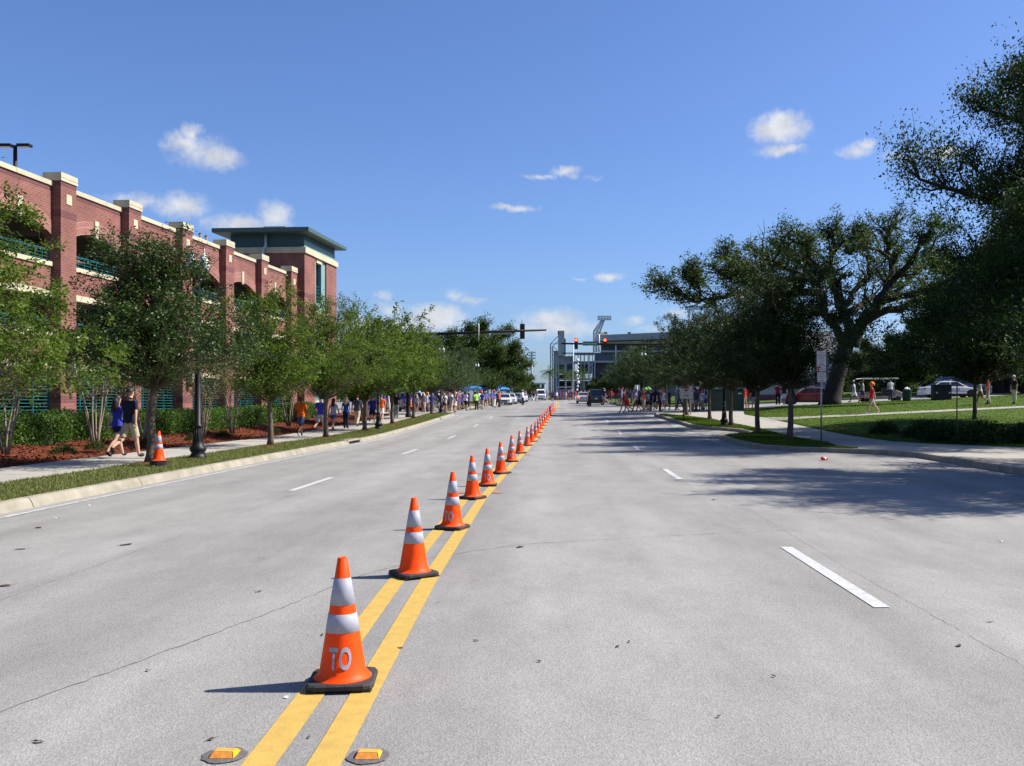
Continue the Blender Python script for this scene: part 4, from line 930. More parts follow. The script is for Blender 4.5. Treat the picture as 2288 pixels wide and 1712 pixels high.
cx = poly((5.27, -1.19), (8.58, -1.29), (11.8, -1.29), (15.5, -1.36), (18, -1.28), (21, -1.21), (25, -1.18), (29.5, -1.1), (35, -1.02), (38, -.95), (42, -.88), (46, -.83), (52, -.74), (65, -.46), (85, -.10))
CY = [5.27, 8.58, 11.8, 15.5, 17.9, 21, 25.3, 29.5, 34.9, 38.3, 42, 46, 49.6]+[49.6+3.7*i for i in range(1, 10)]
nth = ['nearest', 'second', 'third', 'fourth', 'fifth', 'sixth', 'seventh', 'eighth', 'ninth', 'tenth', 'eleventh', 'twelfth', 'thirteenth']
rr = random.Random(4)
for i, y in enumerate(CY):
    tx = i in (0, 2, 4, 6, 8, 11); rz = (0, 2.2, -.30, 2.6, .05, 2.4, .12, 2.0, -.1, 2.5, 2.2, .1)[i] if i < 12 else rr.uniform(1, 3)
    # base corners: turned a little against the road
    lab = ('orange traffic cone nearest the camera, lettered TO, on the double yellow line' if i == 0 else
           f'{nth[i]} orange traffic cone from the camera on the double yellow line' if i < 13 else f'orange traffic cone near the far end of the row, {["fourteenth","fifteenth","sixteenth","seventeenth","eighteenth","nineteenth","twentieth","twenty first","last"][i-13]} from the camera')
    cone(cx(y), y, lab, (.10 if i == 0 else rz), tx)
for i, lab in enumerate(('bottom cone of the stack of cones beside the dark oak trunk', 'middle cone of the stack of cones beside the dark oak trunk', 'topmost orange cone of the stack beside the dark oak trunk')):
    cone(-8.98, 21.3, lab, .2+.12*i, False, 'stacked cones by the oak', T(-8.98, 21.3)+.155+.047*i)
# dry leaves and litter on the road
DLEAF = mat('dry_leaf', (.06, .03, .018), .8, .4, 40); 
def dry_leaf(px, py, label, s=.07, col=DLEAF):
    s *= .8; d = CAMZ/(py-VY); x, y = (px-VX)*d, F*d; mb = MB(); r_ = random.Random(px); n = 9
    V = [(s*.9*math.cos(a)*r_.uniform(.6, 1), s*.5*math.sin(a)*r_.uniform(.5, 1), r_.uniform(.001, .009)) for a in np.linspace(0, 6.283, n, endpoint=False)]+[(0, 0, .005)]
    mb.add(V, [(i, (i+1) % n, n) for i in range(n)]); mb.tube([(s*.7, 0, .006), (s*1.05, .004, .008)], .0015, 4)
    o = mb.build('dry_leaf', col, None, (x, y, T(x, y)+.004), (0, 0, r_.uniform(0, 6)), fix=False); tag(o, label, 'leaf', 'dry leaves on the road')
for px, py, lab, s in [(86, 1660, 'dark dry leaf on the asphalt at the lower left', .045), (470, 1655, 'dark dry leaf just above the left amber marker', .035), (1380, 1446, 'dark dry leaf right of the first cone in the right lane', .035), (1406, 1436, 'tiny dry leaf beside a larger one in the right lane', .025), (2143, 1444, 'dark dry leaf near the right picture edge', .055), (2212, 1391, 'small dry leaf near the right picture edge above another', .035), (577, 1323, 'dark dry leaf left of the second cone', .05), (894, 1450, 'dark dry leaf lying on the right yellow line', .045), (1065, 1434, 'brown dry leaf right of the yellow line', .035), (1163, 1223, 'reddish brown leaf right of the third cone', .10), (1594, 1117, 'dry leaf in the right lane below the tree shadow', .09), (45, 1228, 'dark dry leaf near the left kerb', .11), (280, 1218, 'dark patch of dry leaf in the left lane', .13), (85, 1180, 'dry leaf close to the left kerb', .1), (12, 1310, 'dark leaf at the left picture edge', .1), (330, 1500, 'small dark leaf in the left lane', .03), (1605, 1604, 'small red brown leaf in the lower right lane', .025), (980, 1347, 'tiny leaf beside the second cone', .025), (690, 1650, 'leaf crumb between the yellow lines', .02), (1730, 1514, 'small brown leaf in the right lane', .03), (1205, 1480, 'small leaf right of the first cone', .03), (720, 1420, 'small leaf left of the first cone', .03)]: dry_leaf(px, py, lab, s)
for px, py, lab, s in [(640, 1560, 'white paper scrap beside the nearest cone shadow', .03), (200, 1130, 'white paper scrap near the left kerb', .06), (130, 1158, 'second white paper scrap near the left kerb', .06), (2238, 1211, 'white paper scrap near the right edge of the road', .05)]:
    dry_leaf(px, py, lab, s, mat('paper_scrap', (.75, .75, .75)))
d = CAMZ/(1029-VY); cxx, cyy = (1842-VX)*d, F*d
can = thing('crushed_can', 'crushed red and white drink can on the road at the right', 'can', (cxx, cyy, T(cxx, cyy)+.05), .4)
MB().tube([(-.09, 0, 0), (-.04, .01, .01), (.03, -.01, -.005), (.09, 0, .005)], [.042, .05, .036, .046], 12).build('body', mat('can_red', (.65, .03, .03), .35, .1, 5, spec=.6), can)
MB().tube([(-.02, 0, .006), (.02, 0, .0)], [.051, .046], 12, caps=False).build('label_band', mat('can_white', (.8, .8, .8), .35), can)
# ------------------------------------------------------------------ street lamps
GLOBE = mat('acorn_glass', (.80, .80, .77), .25, .05, 8, spec=.5)
def lamp_meshes():
    p = MB().lathe([(.24, 0), (.24, .06), (.21, .10), (.17, .16), (.22, .24), (.225, .30), (.16, .36), (.13, .5), (.105, .8), (.10, .86), (.125, .88), (.125, .92), (.085, .95), (.075, 3.0), (.06, 5.0), (.06, 5.15), (.08, 5.18), (.03, 5.3)], 18)
    for i in range(12): a = i*math.pi/6; p.tube([(.135*math.cos(a), .135*math.sin(a), .42), (.10*math.cos(a), .10*math.sin(a), .84)], .012, 4)
    post = p.mesh('lamp_post_shaft', BLACKM, False)
    arm = MB().tube([(-.17, 0, 5.05), (-.1, 0, 5.0), (0, 0, 5.06), (.1, 0, 5.0), (.17, 0, 5.05)], .025, 7)
    for s in (-1, 1): arm.lathe([(.03, 5.0), (.07, 5.06), (.085, 5.14), (.085, 5.17)], 14, (s*.17, 0, 0))
    armm = arm.mesh('lamp_arm', BLACKM, False)
    g = MB().lathe([(.08, 0), (.12, .06), (.14, .16), (.13, .26), (.10, .36), (.07, .40)], 16).mesh('acorn_globe', GLOBE, False)
    c = MB().lathe([(.075, .40), (.065, .44), (.03, .50), (.015, .56), (.03, .58), (.004, .64)], 12).mesh('lamp_cap', mat('lamp_cap_paint', (.55, .55, .55), .4), False)
    return post, armm, g, c
LM = lamp_meshes()
def lamp(x, y, label, rz=0, s=1.0):
    t = thing('street_lamp', label, 'street lamp', (x, y, T(x, y)+.14), rz, 'twin acorn street lamps', s*.94)
    link('post', LM[0], t); link('cross_arm', LM[1], t)
    for sx in (-.17, .17): g = link('acorn_globe', LM[2], t, (sx, 0, 5.17)); link('cap', LM[3], g)
    return t
lamp(-9.27, 24.4, 'black twin globe street lamp nearest the camera on the left verge')
lamp(-9.2, 49, 'black twin globe street lamp second along the left verge')
lamp(-9.2, 76, 'black twin globe street lamp at the left corner of the junction'); lamp(-10.2, 123, 'far twin globe street lamp behind the parked white cars')
lamp(8.75, 48.6, 'black twin globe street lamp between the trees on the right verge'); lamp(8.9, 94.5, 'twin globe street lamp across the junction on the right')
# ------------------------------------------------------------------ signals on mast arms
YEL = mat('signal_black', (.018, .018, .018), .5); REDL = mat('signal_red_lit', (.9, .05, .02), .3, emit=(1.0, .06, .02, 4.5)); DIML = mat('signal_lens_dark', (.05, .03, .01), .25); DIMG = mat('signal_lens_green', (.01, .05, .03), .25)
def signal_head(parent, x, y, z, facing, lit=True, s=1.0):
    h = MB().box(x-.17*s, x+.17*s, y-.1, y+.1, z-.53*s, z+.53*s).build('signal_head', YEL, parent, bevel=.03)
    for i, m in enumerate((REDL if lit else DIML, DIML, DIMG)):
        zz = z+(.35-.35*i)*s; yy = y+facing*.10
        MB().add([(x+.13*s*math.cos(a), yy+facing*.012, zz+.13*s*math.sin(a)) for a in np.linspace(0, 6.283, 20, endpoint=False)], [tuple(range(20))]).build('lens', m, h)
        v = MB(); n = 10
        P = [(x+.15*s*math.cos(a), zz+.15*s*math.sin(a)) for a in np.linspace(-.3, math.pi+.3, n)]
        v.add([(a, yy, b) for a, b in P]+[(a, yy+facing*.22*s, b) for a, b in P], [(i, i+1, n+i+1, n+i) for i in range(n-1)]); v.build('visor', YEL, h, fix=False)
    return h
POLE = mat('mast_black_paint', (.014, .012, .012), .6, .15, 3, spec=.2)
YA, xa = 66.0, -10.3
lz = T(xa, YA)+.14
ms = thing('signal_mast', 'black traffic signal mast with long arm over the left lanes, seen from behind', 'traffic signal', (xa, YA, lz))
MB().lathe([(.22, 0), (.22, .15), (.16, .25), (.15, 3), (.12, 5.95), (.02, 6.0)], 14).build('pole', POLE, ms)
armz = PZ(748, YA)-lz; tipz = PZ(737.5, YA)-lz; tipx = PX(1221, YA)-xa
def az_(px): t = (PX(px, YA)-xa)/tipx; return armz+(tipz-armz)*t-.0
MB().tube([(0, 0, armz-.35), (.4, 0, armz-.02), (tipx*.5, 0, (armz+tipz)/2), (tipx, 0, tipz)], [.15, .13, .10, .065], 10).build('mast_arm', POLE, ms)
signal_head(ms, PX(1167, YA)-xa, .15, az_(1167)-.03, 1, False)
MB().tube([(PX(1070, YA)-xa, -.12, az_(1070)+.62), (PX(1070, YA)-xa, -.12, az_(1070)-.62)], .035, 6).build('bracket', mat('bracket_pale', (.6, .6, .58)), ms)
MB().tube([(PX(1166, YA)-xa, 0, az_(1166)), (PX(1166, YA)-xa, 0, az_(1166)+.75)], .02, 6).build('bracket', POLE, ms)
MB().cbox(((PX(1097, YA)+PX(1144, YA))/2-xa, .14, az_(1120)-.04), (PX(1144, YA)-PX(1097, YA), .02, .30)).build('sign_back', mat('sign_back_aluminium', (.36, .40, .36), .5, metal=.3), ms)
YB = 90.0; xb_ = 10.6; bz = T(xb_, YB)+.1
ms = thing('signal_mast', 'black traffic signal mast with two lit red signals on the right', 'traffic signal', (xb_, YB, bz))
MB().lathe([(.22, 0), (.22, .15), (.16, .25), (.15, 3), (.12, 6.0), (.02, 6.08)], 14).build('pole', POLE, ms)
tip = PX(1254, YB)-xb_; za = PZ(769, YB)-bz
MB().tube([(0, 0, za-.3), (-.5, 0, za-.02), (tip*.5, 0, za-.02), (tip, 0, za+.05)], [.15, .13, .11, .08], 10).build('mast_arm', POLE, ms)
signal_head(ms, PX(1287.3, YB)-xb_, -.18, PZ(769, YB)-bz+.03, -1, True, 1.0); signal_head(ms, PX(1351.5, YB)-xb_, -.18, PZ(768.5, YB)-bz, -1, True, 1.0)
sg_x = (PX(1318.5, YB))-xb_; sw_ = PX(1335, YB)-PX(1302.5, YB); sgz = PZ(768, YB)-bz
sgn = MB().cbox((sg_x, -.16, sgz), (sw_, .03, .40)).build('street_name_sign', mat('sign_green', (.01, .16, .085), .4), ms)
tx = flat_text('A P Randolph', .24, 'sign_lettering'); tx.transform(Matrix.Rotation(R(90), 4, 'X')); tx.materials.append(mat('sign_white', (.75, .8, .78), .5)); link('lettering', tx, sgn, (sg_x, -.178, sgz))
# far floodlight mast on the left
YC = 300.; fx = PX(1188, YC)
fl = thing('floodlight_tower', 'tall thin sports floodlight tower left of the stadium', 'floodlight', (fx, YC, T(fx, YC)))
ht = PZ(789, YC)-T(fx, YC)
MB().tube([(0, 0, 0), (0, 0, ht)], [.35, .25], 8).build('pole', GALV, fl)
mb = MB()
for zz in (0, -.9, -1.8): mb.cbox((0, 0, ht+zz), (2.6, .2, .12))
for i in range(6):
    for zz in (.2, -.7, -1.6): mb.cbox((-1.1+.44*i, -.2, ht+zz), (.34, .3, .34))
mb.build('lamp_rack', GALV, fl)
# ------------------------------------------------------------------ signs on the right verge
WHITEP = mat('sign_panel', (.55, .53, .52), .5, .06, 4); REDP = mat('sign_red_ink', (.40, .03, .05), .5); STEEL = mat('sign_post_steel', (.34, .35, .35), .4, .1, 6, metal=.7)
def sign_text(parent, s, size, x, z, y=-.013, m=REDP):
    me = flat_text(s, size, 'lettering'); me.transform(Matrix.Rotation(R(90), 4, 'X')); me.materials.append(m); return link('lettering', me, parent, (x, y, z))
SX, SY = 9.1, 32.1
sp = thing('parking_sign', 'steel post with stacked white parking signs in red lettering at the right kerb', 'sign', (SX, SY, T(SX, SY)+.14))
MB().tube([(0, .02, 0), (0, .02, 3.2)], .028, 8).build('post', STEEL, sp)
z0 = T(SX, SY)+.14
pan = MB().cbox((0, -.005, PZ(801, SY)-z0), (.32, .008, .50)).build('sign_panel', WHITEP, sp)
zc = PZ(801, SY)-z0
for s, sz, dz in (('1 HR', .07, .19), ('2 HOUR', .085, .10), ('PARK', .075, .02), ('8 AM', .06, -.06), ('6 PM', .055, -.13)): sign_text(pan, s, sz, 0, zc+dz)
MB().prism([(-.1, zc-.2), (-.06, zc-.18), (-.06, zc-.19), (.06, zc-.19), (.06, zc-.18), (.1, zc-.2), (.06, zc-.22), (.06, zc-.21), (-.06, zc-.21), (-.06, zc-.22)], 'y', -.014, -.010).build('arrow', REDP, pan)
zc2 = PZ(824, SY)-z0
pan2 = MB().cbox((0, -.005, zc2), (.31, .008, .17)).build('sign_panel', WHITEP, sp)
MB().cbox((-.08, -.011, zc2+.045), (.14, .006, .05)).cbox((-.11, -.011, zc2-.03), (.06, .006, .09)).build('tow_symbol', REDP, pan2); sign_text(pan2, 'TOW', .08, .05, zc2-.03)
zc3 = PZ(843, SY)-z0
pan3 = MB().cbox((.01, -.005, zc3), (.30, .008, .34)).build('sign_panel', WHITEP, sp)
for s, sz, dz in (('NO', .08, .11), ('PARKING', .06, .03), ('HERE', .06, -.045)): sign_text(pan3, s, sz, .01, zc3+dz)
MB().prism([(-.1, zc3-.12), (-.05, zc3-.10), (-.05, zc3-.11), (.06, zc3-.11), (.06, zc3-.10), (.11, zc3-.12), (.06, zc3-.14), (.06, zc3-.13), (-.05, zc3-.13), (-.05, zc3-.14)], 'y', -.014, -.010).build('arrow', REDP, pan3)
x, y = 14.4, 33.7
t = thing('thin_post', 'thin rusty bare post at the edge of the shaded shrub bed', 'post', (x, y, T(x, y)+.13)); MB().tube([(0, 0, -.1), (.02, 0, 2.15)], .022, 6).build('shaft', mat('rusty_steel', (.12, .05, .035), .8, .3, 10), t); MB().cbox((0, 0, .02), (.16, .16, .03)).build('foot_plate', BLACKM, t)
# white notice board with red oval on a post, round sign behind it
x, y = PX(1527, 56), 56.; zb = T(x, y)+.14
nb = thing('notice_board', 'white notice board with red oval mark on a dark post at the right corner', 'sign', (x, y, zb))
MB().tube([(0, .03, -.1), (0, .03, 1.35)], .035, 8).build('post', BLACKM, nb)
zz = PZ(880, y)-zb; bw = .80
pb = MB().cbox((PX(1534, y)-x, 0, zz), (bw, .02, .60)).build('panel', mat('board_white', (.62, .60, .64), .5, .04, 3), nb)
MB().add([(PX(1534, y)-x-.02+.11*math.cos(a), -.014, zz+.2+.06*math.sin(a)) for a in np.linspace(0, 6.283, 24, endpoint=False)], [tuple(range(24))]).build('red_oval', mat('oval_red', (.35, .03, .03)), pb)
MB().cbox((PX(1534, y)-x-.02, -.013, zz-.11), (.26, .004, .03)).cbox((PX(1534, y)-x+.04, -.0135, zz-.11), (.12, .004, .055)).build('blue_text_line', mat('ink_blue', (.05, .05, .25)), pb)
MB().cbox((PX(1534, y)-x-.02, -.013, zz+.05), (.24, .004, .02)).build('pale_text_line', mat('ink_pale', (.4, .35, .4)), pb)
x, y = PX(1543, 62.5), 62.5; zb = T(x, y)+.14; zz = PZ(861, y)-zb
rs_ = thing('round_sign', 'round pale sign with dark emblem behind the notice board', 'sign', (x, y, zb))
MB().tube([(0, .03, 0), (0, .03, zz)], .03, 8).build('post', STEEL, rs_)
def disc(r, yy, m, nm, n=28): return MB().add([(r*math.cos(a), yy, zz+r*math.sin(a)) for a in np.linspace(0, 6.283, n, endpoint=False)]+[(r*math.cos(a), yy+.004, zz+r*math.sin(a)) for a in np.linspace(0, 6.283, n, endpoint=False)], [tuple(range(n)), tuple(range(2*n-1, n-1, -1))]+[(i, (i+1) % n, n+(i+1) % n, n+i) for i in range(n)]).build(nm, m, rs_)
disc(.19, 0, mat('round_sign_white', (.55, .60, .62)), 'disc'); disc(.175, -.005, mat('round_sign_teal', (.12, .28, .33)), 'ring'); disc(.145, -.010, mat('round_sign_white', (.55, .60, .62)), 'face')
MB().cbox((0, -.016, zz+.01), (.13, .004, .13)).cbox((0, -.019, zz+.03), (.09, .003, .04), 1).build('emblem', [mat('emblem_dark', (.03, .06, .10)), mat('round_sign_white', (.55, .60, .62))], rs_)
# green utility cabinet
x, y = 13.9, 69.5; gx = (PX(1585, y)+PX(1659, y))/2
cb = thing('utility_cabinet', 'large dark green utility cabinet under the trees at the right corner', 'cabinet', (gx, y, T(gx, y)+.14))
GRN = mat('cabinet_green', (.022, .045, .035), .55, .15, 3)
MB().box(-1.2, 1.2, -.7, .7, .08, 1.55).build('housing', GRN, cb, bevel=.03); MB().box(-1.25, 1.25, -.75, .75, 1.55, 1.64).build('lid', GRN, cb, bevel=.02); MB().box(-1.3, 1.3, -.8, .8, -.2, .08).build('concrete_pad', CONC, cb)
for sx in (-.6, .6): MB().box(sx-.55, sx+.55, -.725, -.70, .16, 1.48).build('door', GRN, cb, bevel=.01)
MB().box(.75, 1.02, -.735, -.725, 1.25, 1.34).build('label_plate', WHITEP, cb)
# litter bin, black box, on the lawn edge
x, y = PX(2026, 74), 74.
t = thing('litter_bin', 'dark green litter bin overflowing with white rubbish on the lawn', 'bin', (x, y, T(x, y)+.14)); MB().lathe([(.3, 0), (.32, .1), (.34, .85), (.36, .88), (.33, .92)], 16).build('barrel', GRN, t)
mb = MB(); q = random.Random(2)
for i in range(9): mb.sphere((q.uniform(-.2, .2), q.uniform(-.2, .2), .92+q.uniform(0, .1)), q.uniform(.07, .12), 7, 5)
mb.build('rubbish', mat('paper_scrap', (.75, .75, .75)), t)
x, y = PX(2103, 73), 73.
t = thing('black_crate', 'black box standing on the lawn in front of the police car', 'box', (x, y, T(x, y)+.14)); MB().box(-.66, .66, -.4, .4, 0, 1.12).build('box_body', BLACKM, t, bevel=.03); MB().box(-.7, .7, -.44, .44, 1.12, 1.2).build('lid', BLACKM, t, bevel=.02)
for sx in (-.5, .5): MB().box(sx-.08, sx+.08, -.41, -.40, .5, .62).build('handle', GALV, t)
# ------------------------------------------------------------------ vehicles
TYRE = mat('tyre', (.018, .018, .018), .85); RIM = mat('wheel_rim', (.45, .45, .46), .3, metal=.8); CHROME = mat('chrome', (.6, .6, .6), .15, metal=1); HEADL = mat('headlight_glass', (.65, .66, .66), .1, spec=.8); TAILL = mat('tail_light', (.45, .015, .015), .25); CARGL = mat('car_glass', (.015, .02, .024), .06, spec=.8)
BLKTRIM = mat('black_trim', (.02, .02, .02), .6)
WHEEL = {}
def wheel_mesh(r, w):
    k = (r, w)
    if k not in WHEEL:
        def ro(m): m.transform(Matrix.Rotation(R(90), 4, 'Y')); return m
        WHEEL[k] = (ro(MB().lathe([(r*.62, -w/2), (r*.92, -w/2), (r, -w*.3), (r, w*.3), (r*.92, w/2), (r*.62, w/2)], 20).mesh('tyre', TYRE, False)), ro(MB().lathe([(r*.1, -w*.42), (r*.3, -w*.40), (r*.60, -w*.46), (r*.64, -w*.3), (r*.64, w*.3), (r*.60, w*.46), (r*.3, w*.40), (r*.1, w*.42)], 20).mesh('rim', RIM, False)))
    return WHEEL[k]
def car(label, paint, loc, rz, kind='sedan', group=None, lightbar=False, tail_on=False, cat='car', text=None, name='parked_car'):
    t = thing(name, label, cat, loc, rz, group)
    if kind == 'sedan':
        L, W, hy = 2.48, .93, 1.50; wr = .335
        low = [(2.42, .26), (2.47, .42), (2.46, .60), (2.36, .74), (1.95, .84), (1.15, .95), (-1.55, 1.0), (-2.30, .97), (-2.44, .88), (-2.48, .60), (-2.44, .30)]
        gh = [(1.22, .94), (.42, 1.40), (.1, 1.45), (-.75, 1.46), (-1.05, 1.42), (-1.85, .99)]; wy = (1.50, -1.45)
    elif kind == 'suv':
        L, W, hy = 2.35, .94, 1.75; wr = .38
        low = [(2.30, .34), (2.36, .55), (2.34, .85), (2.2, .98), (1.2, 1.08), (-2.25, 1.10), (-2.34, .98), (-2.36, .60), (-2.3, .36)]
        gh = [(1.25, 1.07), (.45, 1.66), (.1, 1.74), (-1.8, 1.76), (-2.05, 1.70), (-2.28, 1.09)]; wy = (1.42, -1.40)
    else:
        L, W, hy = 2.6, .98, 2.1; wr = .36
        low = [(2.55, .34), (2.62, .55), (2.58, .9), (2.35, 1.1), (1.85, 1.18), (-2.5, 1.18), (-2.6, 1.1), (-2.6, .6), (-2.55, .36)]
        gh = [(1.9, 1.17), (1.25, 1.90), (.9, 2.06), (-2.2, 2.08), (-2.45, 2.0), (-2.58, 1.17)]; wy = (1.65, -1.6)
    sill = low[0][1]
    bot = []
    for yc in (wy[1], wy[0]):
        bot += [(yc+(wr+.07)*math.cos(a), max(sill, wr+(wr+.07)*math.sin(a))) for a in np.linspace(math.pi-.02, .02, 9)]
    outline = low+[p for p in bot]
    mb = MB(); n = len(outline); st = [(-W+.10, .985), (-W+.02, 1), (W-.02, 1), (W-.10, .985)]
    # three lateral stations give the flanks some roundness
    V = []
    for x, s in ((-W, .93), (-W*.93, .99), (0, 1.0), (W*.93, .99), (W, .93)):
        zc = .62
        for (yy, zz) in outline: V.append((x, yy*(.985 if abs(x) == W else 1), zc+(zz-zc)*s if zz > zc else zz))
    Fc = [tuple(range(n-1, -1, -1)), tuple(4*n+i for i in range(n))]+[(k*n+i, k*n+(i+1) % n, (k+1)*n+(i+1) % n, (k+1)*n+i) for k in range(4) for i in range(n)]
    mb.add(V, Fc); body = mb.build('body', paint, t, bevel=.035)
    # dark under-body so that one cannot look through the wheel arches
    MB().box(-W+.2, W-.2, -L+.3, L-.3, .2, .75).build('underbody', BLKTRIM, t)
    g = MB(); m = len(gh); topz = max(z for _, z in gh); botz = min(z for _, z in gh)
    def hw(z): return (W-.06)-(W*.24)*(z-botz)/(topz-botz)
    g.add([(-hw(z), yy, z) for yy, z in gh]+[(hw(z), yy, z) for yy, z in gh], [tuple(range(m)), tuple(range(2*m-1, m-1, -1))]+[(i, (i+1) % m, m+(i+1) % m, m+i) for i in range(m)])
    g.build('cabin', paint, t, bevel=.03)
    def glass(P, nm): MB().add(P, [tuple(range(len(P)))]).build(nm, CARGL, t, fix=False)
    e = .012
    def lerp(a, b, f): return (a[0]+(b[0]-a[0])*f, a[1]+(b[1]-a[1])*f)
    a, b = lerp(gh[0], gh[1], .08), lerp(gh[0], gh[1], .95)
    glass([(-hw(a[1])+.07, a[0]+e, a[1]+e), (hw(a[1])-.07, a[0]+e, a[1]+e), (hw(b[1])-.07, b[0]+e, b[1]+e), (-hw(b[1])+.07, b[0]+e, b[1]+e)], 'windscreen')
    a, b = lerp(gh[-1], gh[-2], .15), lerp(gh[-1], gh[-2], .9)
    glass([(hw(a[1])-.09, a[0]-e, a[1]+e), (-hw(a[1])+.09, a[0]-e, a[1]+e), (-hw(b[1])+.09, b[0]-e, b[1]+e), (hw(b[1])-.09, b[0]-e, b[1]+e)], 'rear_window')
    zb_, zt_ = botz+.07, topz-.09
    def yat(z, i, j): f = (z-gh[i][1])/(gh[j][1]-gh[i][1]); return gh[i][0]+(gh[j][0]-gh[i][0])*min(1, f)
    f0, f1, r0, r1 = yat(zb_, 0, 1)-.10, yat(zt_, 0, 1)-.06, yat(zb_, -1, -2)+.14, yat(zt_, -1, -2)+.08; mid = -.25 if kind == 'sedan' else .1
    for s in (-1, 1):
        for (ya, yb, yc_, yd) in ((f0, f1, mid+.04, mid+.04), (mid-.04, mid-.04, r0, r1)):
            P = [(s*(hw(zb_)+e), ya, zb_), (s*(hw(zt_)+e), yb, zt_), (s*(hw(zt_)+e), yd, zt_), (s*(hw(zb_)+e), yc_, zb_)]
            glass(P if s > 0 else P[::-1], 'side_window')
        MB().cbox((s*(W+.07), f0-.02, botz+.10), (.16, .10, .12)).build('wing_mirror', paint, t, bevel=.02)
        for yy in (mid+.25, mid-1.0): MB().cbox((s*(W+.005), yy, botz-.14), (.03, .16, .03)).build('door_handle', paint, t)
        MB().cbox((s*(W-.26), low[2][0]-.03, .66*hy/1.5), (.40, .09, .15)).build('headlight', HEADL, t, bevel=.02)
        MB().cbox((s*(W-.20), -L+.03, .80*hy/1.5), (.30, .09, .17 if kind == 'sedan' else .30)).build('tail_light', REDL if tail_on else TAILL, t, bevel=.02)
        MB().box(s*W*.99-.006, s*W*.99+.006, -L*.55, L*.55, .30, .37).build('sill_trim', BLKTRIM, t)
        for yy in wy:
            w = link('wheel', wheel_mesh(wr, .22)[0], t, (s*(W-.12), yy, wr)); link('rim', wheel_mesh(wr, .22)[1], w)
    MB().cbox((0, low[2][0]-.01, .62*hy/1.5), (.86, .06, .16)).build('grille', BLKTRIM, t)
    MB().cbox((0, L-.04, .38), (2*W-.16, .16, .20)).build('front_bumper', paint, t, bevel=.04); MB().cbox((0, L+.03, .40), (1.0, .03, .13)).build('air_intake', BLKTRIM, t)
    MB().cbox((0, -L+.02, .42), (2*W-.16, .16, .22)).build('rear_bumper', paint, t, bevel=.04)
    MB().cbox((0, -L-.02 if kind != 'sedan' else -L-.015, .72), (.32, .02, .16)).build('number_plate', mat('number_plate_white', (.6, .6, .58)), t)
    if lightbar:
        MB().cbox((0, -.15, topz+.07), (1.15, .30, .10)).build('light_bar', mat('lightbar_blue', (.25, .30, .42), .2), t, bevel=.03)
    if text:
        for s in (-1, 1):
            me = flat_text(text, .26, 'lettering'); me.transform(Matrix.Rotation(R(90), 4, 'X')); me.transform(Matrix.Rotation(R(90)*s, 4, 'Z')); me.materials.append(mat('livery_blue', (.04, .05, .14)))
            link('lettering', me, t, (s*(W+.012), .1, .72))
            MB().box(s*(W+.006)-.003, s*(W+.006)+.003, -1.0, 2.0, .56, .60).build('stripe', mat('livery_blue', (.04, .05, .14)), t)
    return t
CWHITE = mat('car_paint_white', (.72, .72, .70), .22, .03, 2, coat=.6); CDARK = mat('car_paint_dark', (.02, .028, .032), .2, .05, 2, coat=.6); CRED = mat('car_paint_red', (.14, .008, .012), .2, .05, 2, coat=.6); CSIL = mat('car_paint_silver', (.35, .36, .37), .25, .04, 2, coat=.5); CBLUE = mat('car_paint_blue', (.06, .10, .20), .25, .04, 2, coat=.5)
def at(px, Y, dz=0.0): x = PX(px, Y); return (x, Y, T(x, Y)+dz)
gw = 'white cars parked along the far left kerb'
car('white sedan with dark grille parked first in the row on the left, facing the camera', CWHITE, at(1127, 121), R(180), group=gw)
car('white sedan with roof bar parked second behind the leading white car', CWHITE, at(1139, 128), R(180), group=gw, lightbar=True)
car('dark blue sedan parked third in the row of cars on the left', CBLUE, at(1152, 135.5), R(180), group=gw)
car('white sedan parked fourth in the row behind the white shirted officer', CWHITE, at(1160, 143), R(180), group=gw)
car('white sedan parked last in the row of cars on the left', CWHITE, at(1166, 151), R(180), group=gw)
car('white van standing in the road amid the far crowd', CWHITE, at(1208, 172), R(180), 'van', cat='van', name='van')
car('dark sport utility vehicle driving away in the right lanes beyond the junction', CDARK, at(1330, 108), 0, 'suv', name='car')
car('red car with lit tail lights ahead of the dark sport utility vehicle', CSIL, at(1304, 122), 0, 'sedan', tail_on=True, name='car')
car('white police sedan with blue lettering parked side on beyond the lawn', CWHITE, at(2122, 82), R(-90), lightbar=True, text='POLICE', name='police_car')
car('dark red sedan parked beyond the lawn behind the parking sign', CRED, at(1806, 81), R(90))
car('silver car parked behind the police car under the trees', CBLUE, at(2150, 87.5), R(-90), 'suv')
car('grey pickup like car in the lot behind the cones on the left', CSIL, at(905, 88), R(70), 'suv')
car('dark car in the lot beside the blue canopies', CDARK, at(870, 96), R(-60), 'suv')
# cars half hidden inside the garage
Mb = Matrix.Translation((-21.03, 40, 0))@Matrix.Rotation(BROT, 4, 'Z')
for i, (lx, p, lab) in enumerate([(-2.2, CSIL, 'silver'), (4.2, CWHITE, 'white'), (9.7, CDARK, 'dark'), (15, CWHITE, 'second white'), (20.5, CBLUE, 'blue')]):
    w = Mb@Vector((lx-.3, 7.2, .12)); car(f'{lab} car parked on the ground floor of the brick garage behind the teal grille', p, w, BROT+R(90)+R(90), 'sedan', 'cars inside the garage')
